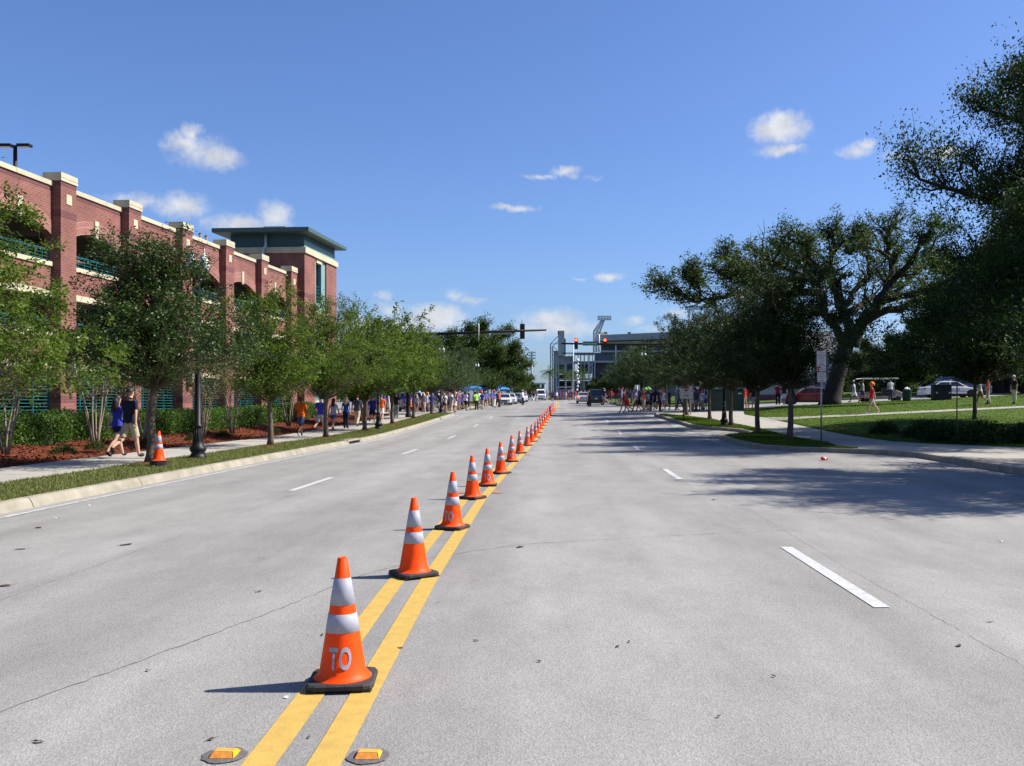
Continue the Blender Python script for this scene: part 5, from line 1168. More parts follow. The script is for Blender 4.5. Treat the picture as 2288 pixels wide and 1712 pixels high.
# golf cart with long roof
gx, gy = PX(1968, 79), 79.
gc = thing('golf_cart', 'long beige passenger golf cart with flat white roof beyond the lawn', 'golf cart', (gx, gy, T(gx, gy)), R(-90))
CBEI = mat('cart_beige', (.33, .29, .25), .5, .06, 3)
MB().prism([(-1.9, .35), (-1.9, .85), (-1.0, .85), (-.95, .5), (.9, .5), (.95, .95), (1.3, .95), (1.75, .7), (1.8, .35)], 'x', -.6, .6).build('body', CBEI, gc, bevel=.04)
MB().prism([(-1.95, 1.93), (-1.8, 2.0), (1.2, 2.02), (1.3, 1.96), (1.2, 1.93)], 'x', -.68, .68).build('roof', mat('cart_roof', (.70, .68, .60), .5), gc, bevel=.02)
for yy in (-1.85, 1.0, -.3):
    for s in (-1, 1): MB().tube([(s*.58, yy, .6), (s*.6, yy, 1.95)], .022, 6).build('roof_post', BLACKM, gc)
for yy in (-1.3, -.4, .5):
    sb = MB().box(-.55, .55, yy-.25, yy+.25, .62, .78).build('seat', BLKTRIM, gc, bevel=.03); MB().box(-.55, .55, yy-.3, yy-.22, .78, 1.2).build('backrest', BLKTRIM, sb, bevel=.02)
for s in (-1, 1):
    for yy in (-1.35, 1.25): w = link('wheel', wheel_mesh(.25, .18)[0], gc, (s*.52, yy, .25)); link('rim', wheel_mesh(.25, .18)[1], w)
# ------------------------------------------------------------------ canopies, white frame arch, far shelter
def canopy(px, Y, w, label, col, z=2.0, rz=0.0):
    x = PX(px, Y); t = thing('canopy_tent', label, 'tent', (x, Y, T(x, Y)+.1), rz, 'pop up canopy tents in the lot')
    h = w/2; mb = MB(); mb.add([(-h, -h, z), (h, -h, z), (h, h, z), (-h, h, z), (0, 0, z+.85), (-h, -h, z-.25), (h, -h, z-.25), (h, h, z-.25), (-h, h, z-.25)], [(0, 1, 4), (1, 2, 4), (2, 3, 4), (3, 0, 4), (0, 5, 6, 1), (1, 6, 7, 2), (2, 7, 8, 3), (3, 8, 5, 0)]); o = mb.build('canopy', col, t, fix=False)
    s = o.modifiers.new('thickness', 'SOLIDIFY'); s.thickness = .012
    for sx in (-1, 1):
        for sy in (-1, 1): MB().tube([(sx*(h-.03), sy*(h-.03), 0), (sx*(h-.03), sy*(h-.03), z)], .022, 6).build('leg', GALV, t)
TB = mat('canopy_blue', (.02, .11, .48), .6, .06, 2); TBL = mat('canopy_light_blue', (.07, .24, .60), .6, .06, 2)
canopy(948, 104, 3.4, 'wide deep blue canopy tent left of the crowd behind the street trees', TB, 2.05, .2); canopy(915, 110, 3.2, 'deep blue canopy tent furthest left in the lot', TB, 2.0, .1)
canopy(998, 116, 2.8, 'small light blue canopy behind the corner lamp post', TBL, 2.1, .3); canopy(1042, 118, 3.2, 'light blue canopy tent standing out in the middle of the left crowd', TBL, 2.15, .35); canopy(1064, 128, 3.0, 'deep blue canopy just right of the light blue one in the crowd', TB, 2.1, .1)
canopy(1120, 138, 2.4, 'small light blue canopy over the roof of the leading white car', TBL, 1.95, .2); canopy(978, 124, 3.0, 'blue canopy half hidden behind the dark street tree', TB, 2.05, .0)
x, y = PX(846, 68), 68.; WH = mat('inflatable_white', (.74, .73, .70), .5, .04, 3)
t = thing('white_arch', 'white tapered frame arch with black stripes behind the second lamp post', 'arch', (x, y, T(x, y)+.15), .15); t.scale = (.92, 1, 1.28)
z1 = 1.75
MB().prism([(-.95, 0), (-.78, 0), (-.62, 1.45), (.62, 1.45), (.82, 0), (.98, 0), (.72, z1), (-.85, z1)], 'y', -.15, .15).build('arch_frame', WH, t, bevel=.04)
for xx in (-.45, -.15, .4): MB().prism([(xx, 1.47), (xx+.12, 1.47), (xx+.24, 1.73), (xx+.1, 1.73)], 'y', -.156, -.149).build('black_stripe', BLKTRIM, t)
x, y = PX(911, 84), 84.
t = thing('wheeled_platform', 'low dark platform carrying two orange cones in the lot on the left', 'platform', (x, y, T(x, y)+.05)); MB().box(-1.2, 1.0, -.5, .5, .25, .42).build('deck', BLKTRIM, t, bevel=.02)
for sx in (-.8, .7):
    for s in (-1, 1): link('wheel', wheel_mesh(.2, .14)[0], t, (sx, s*.45, .2), (0, 0, R(90)))
for i in range(2): cone(x+.05+.42*i-.2, y, ('left', 'right')[i]+' one of the two orange cones on the dark platform in the lot', .4, False, 'cones on the platform', T(x, y)+.47)
# ------------------------------------------------------------------ white house behind the oak
x, y = PX(1735, 100), 100.
hs = thing('white_house', 'pale clapboard house with tall white trimmed windows behind the oak', 'house', (x, y, T(x, y)+.1))
SID = mat('clapboard', (.42, .43, .42), .8, .06, 1.5); mb = MB()
for i in range(28): mb.box(-6.5, 6.5, -.06+.0, .2, .6+.15*i, .6+.15*i+.145) if i % 2 else mb.box(-6.5, 6.5, -.075, .2, .6+.15*i, .6+.15*i+.145)
mb.build('siding', SID, hs); MB().box(-6.5, 6.5, .2, 8, .2, 4.8).build('wall', SID, hs); MB().box(-6.6, 6.6, -.12, 8.1, -.4, .6).build('foundation', BRICK, hs)
MB().prism([(-.6, 4.7), (8.6, 4.7), (4, 7.6)], 'x', -7, 7).build('roof', mat('grey_shingles', (.12, .12, .125), .9, .2, 6), hs)
for wx in (-4.6, -1.4, 1.5, 4.4):
    w = MB().box(wx-.55, wx+.55, -.12, -.07, 1.3, 3.6).build('window', mat('trim_white', (.72, .74, .74)), hs); MB().box(wx-.43, wx+.43, -.14, -.12, 1.42, 2.42).box(wx-.43, wx+.43, -.14, -.12, 2.5, 3.48).build('pane', CARGL, w)
for wx in (2.9, 3.2): MB().tube([(wx, -1.3, 0), (wx, -1.3, 4.6)], .12, 10).build('porch_column', mat('trim_white', (.72, .74, .74)), hs)
# ------------------------------------------------------------------ stadium
SYD = 500.; k_ = SYD/F
def sx_(px): return (px-VX)*k_
def sz_(py): return CAMZ+(VY-py)*k_
st = thing('stadium', 'large grey football stadium with open steel frame at the end of the road', 'stadium', (0, SYD, 0))
SG = mat('stadium_grey_metal', (.29, .31, .35), .6, .08, .2); SD = mat('stadium_dark', (.10, .11, .145), .7, .15, .3); SC = mat('stadium_concrete', (.38, .385, .40), .85, .1, .3); SWt = mat('stadium_white_steel', (.55, .56, .60), .5); SL = mat('stadium_blue_shade', (.17, .20, .27), .7, .1, .2)  # stadium tones lightened to paint distance haze into the base colours
z0 = 2.2
def sbox(nm, pa, pb, ya, yb, m, dy0=0, dy1=8): return MB().box(sx_(pa), sx_(pb), dy0, dy1, sz_(ya), sz_(yb)).build(nm, m, st)
# upper deck fascia and soffit on the right
mb = MB(); mb.add([(sx_(1333), 0, sz_(762)), (sx_(1560), -6, sz_(756)), (sx_(1560), -6, sz_(741)), (sx_(1334), 0, sz_(749)), (sx_(1333), 20, sz_(762)), (sx_(1560), 20, sz_(756)), (sx_(1560), 30, sz_(741)), (sx_(1334), 30, sz_(749))], [(0, 1, 2, 3), (3, 2, 6, 7), (0, 3, 7, 4), (0, 4, 5, 1)]); mb.build('upper_fascia', SG, st)
MB().prism([(sx_(1336), sz_(764)), (sx_(1560), sz_(758)), (sx_(1560), sz_(766)), (sx_(1345), sz_(771))], 'y', 2, 10).build('soffit', SC, st)
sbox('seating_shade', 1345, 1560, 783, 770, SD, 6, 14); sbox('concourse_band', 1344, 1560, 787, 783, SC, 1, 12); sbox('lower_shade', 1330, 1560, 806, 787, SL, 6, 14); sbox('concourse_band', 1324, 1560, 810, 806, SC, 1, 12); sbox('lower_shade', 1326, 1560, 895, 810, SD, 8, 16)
for px in (1376, 1410, 1443, 1478, 1512): sbox('column', px-1.2, px+1.2, 880, 768, SWt, 0, 2)
# open steel frame in the middle
sbox('frame_floor', 1284, 1328, 792, 788, SC, 0, 10); sbox('frame_roof_beam', 1255, 1330, 790, 788, SG, 0, 4)
sbox('frame_floor', 1265, 1330, 811, 807, SC, 2, 12); sbox('frame_floor', 1240, 1330, 834, 831, SC, 2, 12); sbox('frame_floor', 1248, 1320, 848, 845, SC, 2, 12); sbox('frame_floor', 1238, 1330, 866, 863, SC, 2, 12)
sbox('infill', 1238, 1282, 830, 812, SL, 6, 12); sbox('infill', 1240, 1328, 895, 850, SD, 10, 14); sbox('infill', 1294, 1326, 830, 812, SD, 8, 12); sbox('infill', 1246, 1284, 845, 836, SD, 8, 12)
for px in (1243, 1248, 1262, 1265, 1280, 1284, 1292, 1298, 1306, 1315, 1318, 1324, 1329): sbox('column', px-.8, px+.8, 895, 790 if px > 1280 else 812, SWt if px % 2 else SC, 0, 2)
for px in (1272, 1278, 1297, 1305, 1314): sbox('post', px-.6, px+.6, 808, 792, SC, 1, 2.5)
mb = MB()
for i in range(8): py = 812+i*10; mb.tube([(sx_(1313), -1, sz_(py)), (sx_(1324), -1, sz_(py+10))], .18, 4); mb.tube([(sx_(1324), -1, sz_(py)), (sx_(1313), -1, sz_(py+10))], .18, 4)
mb.build('bracing', SWt, st)
# scoreboard slab on the left
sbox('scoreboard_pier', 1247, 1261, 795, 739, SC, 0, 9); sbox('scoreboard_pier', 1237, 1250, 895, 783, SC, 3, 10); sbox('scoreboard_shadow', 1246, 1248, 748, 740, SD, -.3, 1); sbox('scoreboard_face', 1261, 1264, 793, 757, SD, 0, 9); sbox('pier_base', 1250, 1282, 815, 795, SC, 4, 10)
mb = MB()
for px in (1230, 1235): mb.tube([(sx_(px), 2, sz_(895)), (sx_(px), 2, sz_(768 if px < 1232 else 773))], .3, 5)
for i in range(12): py = 775+i*10; mb.tube([(sx_(1230), 2, sz_(py)), (sx_(1235), 2, sz_(py+10))], .16, 4); mb.tube([(sx_(1230), 2, sz_(py)), (sx_(1237), 2, sz_(py))], .16, 4)
for a, b in (((1230, 768), (1247, 751)), ((1235, 773), (1247, 762)), ((1235, 773), (1245, 782)), ((1238, 812), (1247, 818)), ((1230, 768), (1248, 768))): mb.tube([(sx_(a[0]), 2, sz_(a[1])), (sx_(b[0]), 2, sz_(b[1]))], .22, 4)
mb.build('scoreboard_truss', SC, st)
# leaning light tower and spire flags
mb = MB()
for a, b in (((1326, 788), (1326, 742)), ((1338, 788), (1338, 748)), ((1326, 742), (1344, 716)), ((1338, 748), (1350, 716)), ((1332, 788), (1332, 745)), ((1332, 745), (1347, 716))): mb.tube([(sx_(a[0]), -3, sz_(a[1])), (sx_(b[0]), -3, sz_(b[1]))], .42, 5)
for i in range(14):
    t0, t1 = i/14, (i+1)/14
    def P(t, s): 
        if t < .62: y_ = 788-46*t/.62; return (sx_(1326 if s < 0 else 1338), -3, sz_(y_))
        f = (t-.62)/.38; return (sx_((1326+18*f) if s < 0 else (1338+12*f)), -3, sz_((742-26*f) if s < 0 else (745-29*f)))
    mb.tube([P(t0, -1), P(t1, 1)], .2, 4); mb.tube([P(t0, 1), P(t1, -1)], .2, 4)
mb.build('light_tower', SWt, st)
mb = MB()
for py in (708, 712, 716): mb.cbox((sx_(1350), -3, sz_(py)), (sx_(1365)-sx_(1334), .5, .35))
for i in range(9): mb.cbox((sx_(1336+3.4*i), -3.5, sz_(709)), (.45, .7, .8)); mb.cbox((sx_(1336+3.4*i), -3.5, sz_(713.5)), (.45, .7, .8))
mb.build('lamp_rack', SC, st)
mb = MB()
for px in (1546, 1582): 
    mb.tube([(sx_(px-2), 10, sz_(745)), (sx_(px-2), 10, sz_(688))], .3, 5); mb.tube([(sx_(px+2), 10, sz_(745)), (sx_(px+2), 10, sz_(688))], .3, 5)
    for i in range(6): mb.tube([(sx_(px-2), 10, sz_(745-i*9.5)), (sx_(px+2), 10, sz_(735.5-i*9.5))], .16, 4)
mb.build('light_tower', SWt, st); mb = MB()
for py in (680, 684, 688): mb.cbox((sx_(1564), 10, sz_(py)), (sx_(1592)-sx_(1537), .5, .3))
for i in range(14): mb.cbox((sx_(1539+3.8*i), 9.6, sz_(682)), (.5, .6, .7)); mb.cbox((sx_(1539+3.8*i), 9.6, sz_(686)), (.5, .6, .7))
mb.build('lamp_rack', SC, st)
for px, w in ((1351, 8), (1500, 14)): MB().box(sx_(px-w), sx_(px+w), 5, 9, sz_(747), sz_(741)).build('roof_banner', mat('banner_cream', (.72, .68, .42), .6), st)
for px in (1353, 1406): MB().cbox((sx_(px), 0, sz_(744)), (1.5, 1.5, .8)).build('roof_speaker', SD, st)
# white pole mast in front, guard canopy, white building
x, y = PX(1281, 190), 190.
t = thing('flag_mast', 'tall pale lattice pole with festoon in front of the stadium', 'mast', (x, y, T(x, y))); MB().tube([(0, 0, 0), (0, 0, PZ(765, y)-T(x, y))], [.16, .1], 8).build('pole', SWt, t)
mb = MB(); 
for i in range(9): mb.sphere((.85+.12*math.sin(i*1.3), 0, PZ(805, y)-T(x, y)-.75*i), .22+.12*(i % 3 == 0), 7, 5)
mb.build('festoon', mat('festoon_white', (.7, .68, .72), .6), t)
x, y = PX(1262, 200), 200.
t = thing('shelter', 'flat roofed grey shelter at the far end of the road', 'shelter', (x, y, T(x, y))); MB().box(-1.75, 1.75, -1, 1, 2.6, 2.8).build('roof', SC, t)
for sx in (-1.6, 1.6): MB().tube([(sx, 0, 0), (sx, 0, 2.6)], .07, 6).build('post', SC, t)
MB().box(-1.5, 1.5, .8, .85, .2, 2.3).build('rear_panel', SL, t)
x, y = PX(1204, 330), 330.
t = thing('white_building', 'small white flat roofed building far down the road', 'building', (x, y, T(x, y))); MB().box(-2.6, 2.2, 0, 6, 0, PZ(858, y)-T(x, y)).build('wall', mat('white_wall', (.68, .69, .70)), t); MB().box(-2.8, 2.4, -.2, 6.2, PZ(858, y)-T(x, y), PZ(855.5, y)-T(x, y)).build('parapet', SC, t)
for i in range(3): MB().box(-2+1.5*i, -1.2+1.5*i, -.03, .02, 4.5, 6).build('window', CARGL, t)
# ------------------------------------------------------------------ people
SKIN = [mat('skin_light', (.52, .30, .21), .6, .06, 8), mat('skin_tan', (.38, .20, .13), .6, .06, 8), mat('skin_brown', (.16, .075, .045), .6, .06, 8)]
def cloth(name, c): return mat('cloth_'+name, c, .9, .10, 7, .25, 30)
CL = {n: cloth(n, c) for n, c in dict(blue=(.03, .08, .42), navy=(.012, .014, .035), royal=(.035, .04, .36), orange=(.75, .12, .015), red=(.55, .02, .02), crimson=(.32, .02, .03), white=(.72, .72, .72), grey=(.30, .30, .32), black=(.015, .015, .017), khaki=(.40, .34, .24), denim=(.07, .09, .17), pale=(.33, .36, .48), lime=(.35, .75, .10), brown=(.16, .09, .05), slate=(.06, .065, .09), violet=(.16, .10, .30), cream=(.62, .56, .42)).items()}
HAIR = {n: mat('hair_'+n, c, .6, .2, 20) for n, c in dict(dark=(.018, .012, .010), brown=(.06, .032, .018), blonde=(.55, .42, .22), grey=(.3, .3, .3), orange=(.85, .22, .01)).items()}
SHOE = {n: mat('shoe_'+n, c, .7) for n, c in dict(dark=(.02, .02, .02), white=(.68, .68, .70), tan=(.25, .16, .09)).items()}
def skeleton(pose, fem):
    w = .165 if fem else .19; hp = .095
    J = {'pel': (0, 0, .96), 'waist': (0, .01, 1.10), 'chest': (0, .015, 1.30), 'nb': (0, 0, 1.47), 'neck': (0, .012, 1.54), 'jaw': (0, .035, 1.605), 'head': (0, .02, 1.685), 'crown': (0, .01, 1.765)}
    B = [('pel', 'waist'), ('waist', 'chest'), ('chest', 'nb'), ('nb', 'neck'), ('neck', 'jaw'), ('jaw', 'head'), ('head', 'crown')]
    rad = {'pel': .145 if not fem else .15, 'waist': .125 if not fem else .108, 'chest': .148 if not fem else .128, 'nb': .075, 'neck': .055 if not fem else .047, 'jaw': .066, 'head': .088, 'crown': .058}
    def leg(s, sw, kn, side):
        h = Vector((s*hp, 0, .90)); k = h+Vector((s*.005, .45*math.sin(sw), -.45*math.cos(sw))); a2 = sw-kn; an = k+Vector((0, .42*math.sin(a2), -.42*math.cos(a2)))
        toe = an+Vector((s*.03, .15*math.cos(a2*.8), .15*math.sin(a2*.8)*1.0-.035)); ball = an+(toe-an)*.6+Vector((0, 0, -.01)); heel = an+Vector((0, -.045, -.02))
        J.update({'hip'+side: h, 'knee'+side: k, 'calf'+side: k+(an-k)*.30+Vector((0, -.012, 0)), 'ank'+side: an, 'ball'+side: ball, 'toe'+side: toe})
        rad.update({'hip'+side: .098 if not fem else .10, 'knee'+side: .056, 'calf'+side: .060, 'ank'+side: .040, 'ball'+side: .042, 'toe'+side: .028})
        B.extend([('pel', 'hip'+side), ('hip'+side, 'knee'+side), ('knee'+side, 'calf'+side), ('calf'+side, 'ank'+side), ('ank'+side, 'ball'+side), ('ball'+side, 'toe'+side)])
    def arm(s, sw, el, out, side):
        sh = Vector((s*w, 0, 1.425)); e = sh+Vector((s*out, .28*math.sin(sw), -.28*math.cos(sw))); a2 = sw+el; wr = e+Vector((s*out*.15, .25*math.sin(a2), -.25*math.cos(a2))); hd = wr+(wr-e).normalized()*.085
        J.update({'sh'+side: sh, 'elb'+side: e, 'wri'+side: wr, 'hand'+side: hd}); rad.update({'sh'+side: .066 if not fem else .052, 'elb'+side: .045 if not fem else .036, 'wri'+side: .031 if not fem else .026, 'hand'+side: .034 if not fem else .029})
        B.extend([('chest', 'sh'+side), ('sh'+side, 'elb'+side), ('elb'+side, 'wri'+side), ('wri'+side, 'hand'+side)])
    P = {'walkA': ((.38, .12), (-.36, .35), (-.35, .25, .07), (.38, .35, .07)), 'walkB': ((-.30, .75), (.28, .08), (.3, .3, .07), (-.25, .2, .07)), 'stand': ((.05, .04), (-.05, .05), (.03, .15, .08), (-.02, .15, .08)),
         'phone': ((.08, .04), (-.03, .1), (.45, 1.7, .05), (.05, .2, .08)), 'hips': ((.03, .03), (-.08, .12), (-.25, .95, .16), (-.2, .85, .16)), 'lean': ((.1, .1), (-.2, .2), (.75, .7, .06), (.7, .8, .06))}[pose]
    leg(-1, *P[0], 'L'); leg(1, *P[1], 'R'); arm(-1, *P[2], 'L'); arm(1, *P[3], 'R')
    J = {k: Vector(v) for k, v in J.items()}
    lowest = min(J['ank'+s].z-.075 for s in 'LR'); lowest = min(lowest, min(J['ball'+s].z-.045 for s in 'LR'), min(J['toe'+s].z-.03 for s in 'LR'))
    for k in J: J[k] = J[k]-Vector((0, 0, lowest))
    return J, B, rad
def make_body(pose, fem, heavy=1.0):
    J, B, rad = skeleton(pose, fem); names = list(J)
    for k in ('pel', 'waist', 'chest'): rad[k] *= heavy
    me = bpy.data.meshes.new('sk'); me.from_pydata([J[n] for n in names], [(names.index(a), names.index(b)) for a, b in B], [])
    o = bpy.data.objects.new('sk', me); C.objects.link(o)
    o.modifiers.new('skin', 'SKIN'); bm = bmesh.new(); bm.from_mesh(me); ly = bm.verts.layers.skin.verify(); bm.verts.ensure_lookup_table()
    for i, n in enumerate(names): bm.verts[i][ly].radius = (rad[n], rad[n]); bm.verts[i][ly].use_root = (n == 'pel')
    bm.to_mesh(me); bm.free()
    s = o.modifiers.new('sub', 'SUBSURF'); s.levels = 2; s.render_levels = 2
    bpy.context.view_layer.update()
    ev = bpy.data.meshes.new_from_object(o.evaluated_get(bpy.context.evaluated_depsgraph_get())); bpy.data.objects.remove(o)
    co = np.zeros(len(ev.vertices)*3); ev.vertices.foreach_get('co', co); co = co.reshape(-1, 3)
    pz = J['pel'].z
    tor = np.clip(np.minimum((co[:, 2]-(pz-.12))/.08, (pz+.56-co[:, 2])/.06), 0, 1)*(np.abs(co[:, 0]) < .26)
    co[:, 1] *= 1-.26*tor
    ev.vertices.foreach_set('co', co.ravel()); ev.update()
    # bone of every vertex (nearest, weighed by thickness)
    bn = [f'{a}>{b}' for a, b in B]; D_ = []; TT = []
    for a, b in B:
        p, q = np.array(J[a]), np.array(J[b]); d = q-p; t = np.clip(((co-p)@d)/(d@d), 0, 1); D_.append(np.linalg.norm(co-(p+t[:, None]*d), axis=1)/(rad[a]*(1-t)+rad[b]*t)); TT.append(t)
    D_ = np.array(D_); bi = D_.argmin(0); bt = np.array(TT)[bi, np.arange(len(co))]
    return dict(mesh=ev, co=co, J=J, bone=np.array(bn)[bi], t=bt, pz=pz, fem=fem)
def shell(b, sel, off, name, flare=None):
    """cloth that follows the body: the chosen faces pushed out along their normals"""
    me = b['mesh']; keep = [p for p in me.polygons if np.mean([sel[v] for v in p.vertices]) > .49]
    idx = {}; V = []; Fc = []
    for p in keep:
        f = []
        for v in p.vertices:
            if v not in idx: idx[v] = len(V); o = off if flare is None else off+flare(v); V.append(Vector(b['co'][v])+me.vertices[v].normal*o)
            f.append(idx[v])
        Fc.append(f)
    m = MB(); m.add(V, Fc, 0, True); return m.mesh(name, CL['white'], False)
def human(pose, fem, heavy=1.0):
    b = make_body(pose, fem, heavy); J, co, bone, t, pz = b['J'], b['co'], b['bone'], b['t'], b['pz']
    side = np.where(co[:, 0] < 0, 0, 1); is_ = lambda *k: np.isin(bone, k)
    leg_th = is_('hip'+'L>kneeL', 'hipR>kneeR'); pel = is_('pel>hipL', 'pel>hipR', 'pel>waist'); arm_u = is_('shL>elbL', 'shR>elbR'); calf = is_('kneeL>calfL', 'kneeR>calfR', 'calfL>ankL', 'calfR>ankR'); foot = is_('ankL>ballL', 'ankR>ballR', 'ballL>toeL', 'ballR>toeR')
    torso = is_('waist>chest', 'chest>nb', 'pel>waist', 'chest>shL', 'chest>shR')
    z = co[:, 2]
    shirt = (torso | (arm_u & (t < (.45 if fem else .68))) | pel) & (z > pz-.06) & (z < pz+.50)
    shirt |= is_('nb>neck') & (z < pz+.535)
    top = (torso | (arm_u & (t < .18)) | pel) & (z > pz-.02) & (z < pz+.47)
    short = (pel | (leg_th & (t < (.42 if fem else .86))) | is_('pel>waist')) & (z < pz+.05)
    pants = (pel | leg_th | calf | is_('pel>waist')) & (z < pz+.05)
    shoe = foot | (calf & (z < 0) )
    fl = lambda v: .030*max(0, t[v]-.2) if leg_th[v] else 0.0
    fs = lambda v: .012*max(0, min(1, (pz+.15-z[v])/.2))
    P = {'body': b['mesh'], 'shirt': shell(b, shirt, .020, 'shirt', fs), 'top': shell(b, top, .014, 'top', fs), 'shorts': shell(b, short, .016, 'shorts', fl), 'trousers': shell(b, pants, .015, 'trousers', lambda v: .012 if calf[v] else .01), 'shoe0': shell(b, shoe & (side == 0), .012, 'shoe'), 'shoe1': shell(b, shoe & (side == 1), .012, 'shoe')}
    h = J['head']; hb = MB()
    # hair: cap over skull, long version falls to the shoulder blades
    def haircap(long):
        m = MB(); n, k = 14, 8
        for_ = []
        for i in range(k+1):
            ph = math.pi*.56*i/k
            for j in range(n):
                a = 2*math.pi*j/n; fr = max(0, math.sin(a)); ph2 = ph*(1-.42*fr)
                r = .105 if not long else .112
                for_.append((h.x+r*.92*math.sin(ph2)*math.cos(a), h.y-.012+r*1.05*math.sin(ph2)*math.sin(a), h.z+.012+r*1.05*math.cos(ph2)))
        m.add(for_, [(i*n+j, i*n+(j+1) % n, (i+1)*n+(j+1) % n, (i+1)*n+j) for i in range(k) for j in range(n)], 0, True)
        if long:
            m.tube([(h.x, h.y-.045, h.z+.03), (h.x, h.y-.075, h.z-.07), (h.x, h.y-.085, h.z-.18), (h.x, h.y-.09, h.z-.30), (h.x, h.y-.085, h.z-.36)], [.085, .098, .10, .085, .03], 10)
        return m.mesh('hair', HAIR['dark'], False)
    P['hair'] = haircap(False); P['long_hair'] = haircap(True)
    cp = MB().lathe([(.106, 0), (.106, .03), (.09, .075), (.05, .105), (.004, .115)], 14, (h.x, h.y, h.z+.012)); cp.add([(h.x-.075, h.y+.075, h.z+.018), (h.x+.075, h.y+.075, h.z+.018), (h.x+.06, h.y+.17, h.z+.006), (h.x-.06, h.y+.17, h.z+.006)], [(0, 1, 2, 3)]); P['cap'] = cp.mesh('cap', CL['white'], False)
    wig = MB(); rr = random.Random(3)
    for i in range(40): a, e = rr.uniform(0, 6.28), rr.uniform(-.3, 1.5); wig.sphere((h.x+.12*math.cos(a)*math.cos(e), h.y-.02+.12*math.sin(a)*math.cos(e), h.z+.03+.12*math.sin(e)), .055, 6, 4)
    P['wig'] = wig.mesh('wig', HAIR['orange'], False)
    sk = MB(); r0 = .155; zt = pz+.08
    sk.lathe([(r0, zt), (r0+.03, zt-.12), (r0+.055, zt-.28), (r0+.07, zt-.42)], 16, caps=False); P['skirt'] = sk.mesh('skirt', CL['white'], False)
    # face, ears and five fingers are joined into the body itself
    x = MB()
    x.add([(h.x-.014, h.y+.082, h.z-.018), (h.x+.014, h.y+.082, h.z-.018), (h.x, h.y+.118, h.z-.022), (h.x, h.y+.088, h.z+.022), (h.x, h.y+.085, h.z-.032)], [(0, 2, 3), (2, 1, 3), (0, 4, 2), (4, 1, 2)])
    for s in (-1, 1):
        x.sphere((h.x+s*.088, h.y-.005, h.z-.008), .028, 7, 5, 0, .35, .8, 1.1); x.sphere((h.x+s*.032, h.y+.083, h.z+.012), .013, 6, 4, 1)
    x.add([(h.x-.025, h.y+.088, h.z-.052), (h.x+.025, h.y+.088, h.z-.052), (h.x+.02, h.y+.09, h.z-.060), (h.x-.02, h.y+.09, h.z-.060)], [(0, 1, 2, 3)], 2)
    for S, s in (('L', -1), ('R', 1)):
        wv, hv = J['wri'+S], J['hand'+S]; d = (hv-wv).normalized(); side_ = Vector((0, 1, 0)); side_ = (side_-d*side_.dot(d)).normalized(); inw = Vector((-s, 0, 0)); inw = (inw-d*inw.dot(d)).normalized()
        for i, L in enumerate((.070, .080, .075, .058)):
            o_ = hv+side_*(.026-.0175*i); x.tube([o_-d*.01, o_+d*L*.5+inw*.006, o_+d*L*.95+inw*.028], [.0095, .0085, .006], 5)
        o_ = wv+d*.035+side_*.028; x.tube([o_, o_+side_*.022+d*.03, o_+side_*.026+d*.062+inw*.012], [.011, .010, .007], 5)
    bm = bmesh.new(); bm.from_mesh(P['body']); xm = x.mesh('x', [SKIN[0], HAIR['dark'], CL['crimson']], False); bm.from_mesh(xm); 
    for f in bm.faces: f.smooth = True
    bm.to_mesh(P['body']); bm.free(); P['body'].materials.clear()
    for m_ in (SKIN[0], HAIR['dark'], CL['crimson']): P['body'].materials.append(m_)
    for k_, m_ in (('hair', HAIR['dark']), ('shoe0', SHOE['dark'])):
        pass
    return P
HUM = {}
def proto(pose, fem, heavy):
    k = (pose, fem, heavy)
    if k not in HUM: HUM[k] = human(pose, fem, heavy)
    return HUM[k]
def skin_part(name, me, parent, m):
    o = link(name, me, parent); 
    if o.material_slots: o.material_slots[0].link = 'OBJECT'; o.material_slots[0].material = m
    return o
def person(x, y, z, rz, h, label, pose='stand', fem=False, shirt='blue', bottom=('shorts', 'khaki'), hair='dark', long=False, skin=0, shoes='dark', cap=None, wig=False, group=None, heavy=1.0, top=False):
    P = proto(pose, fem, heavy); t = thing('person', label, 'person', (x, y, z), rz, group, h/1.83)
    skin_part('body', P['body'], t, SKIN[skin]); skin_part('shirt', P['top' if top else 'shirt'], t, CL[shirt])
    if bottom[0] == 'skirt': skin_part('skirt', P['skirt'], t, CL[bottom[1]])
    else: skin_part(bottom[0], P[bottom[0]], t, CL[bottom[1]])
    skin_part('shoe', P['shoe0'], t, SHOE[shoes]); skin_part('shoe', P['shoe1'], t, SHOE[shoes])
    if wig: skin_part('wig', P['wig'], t, HAIR['orange'])
    elif cap: skin_part('cap', P['cap'], t, CL[cap]); skin_part('hair', P['hair'], t, HAIR[hair])
    else: skin_part('hair', P['long_hair' if long else 'hair'], t, HAIR[hair])
    return t
AWAY = 0.0
def onwalk(px, Y, off=.155): x = PX(px, Y); return x, Y, T(x, Y)+off
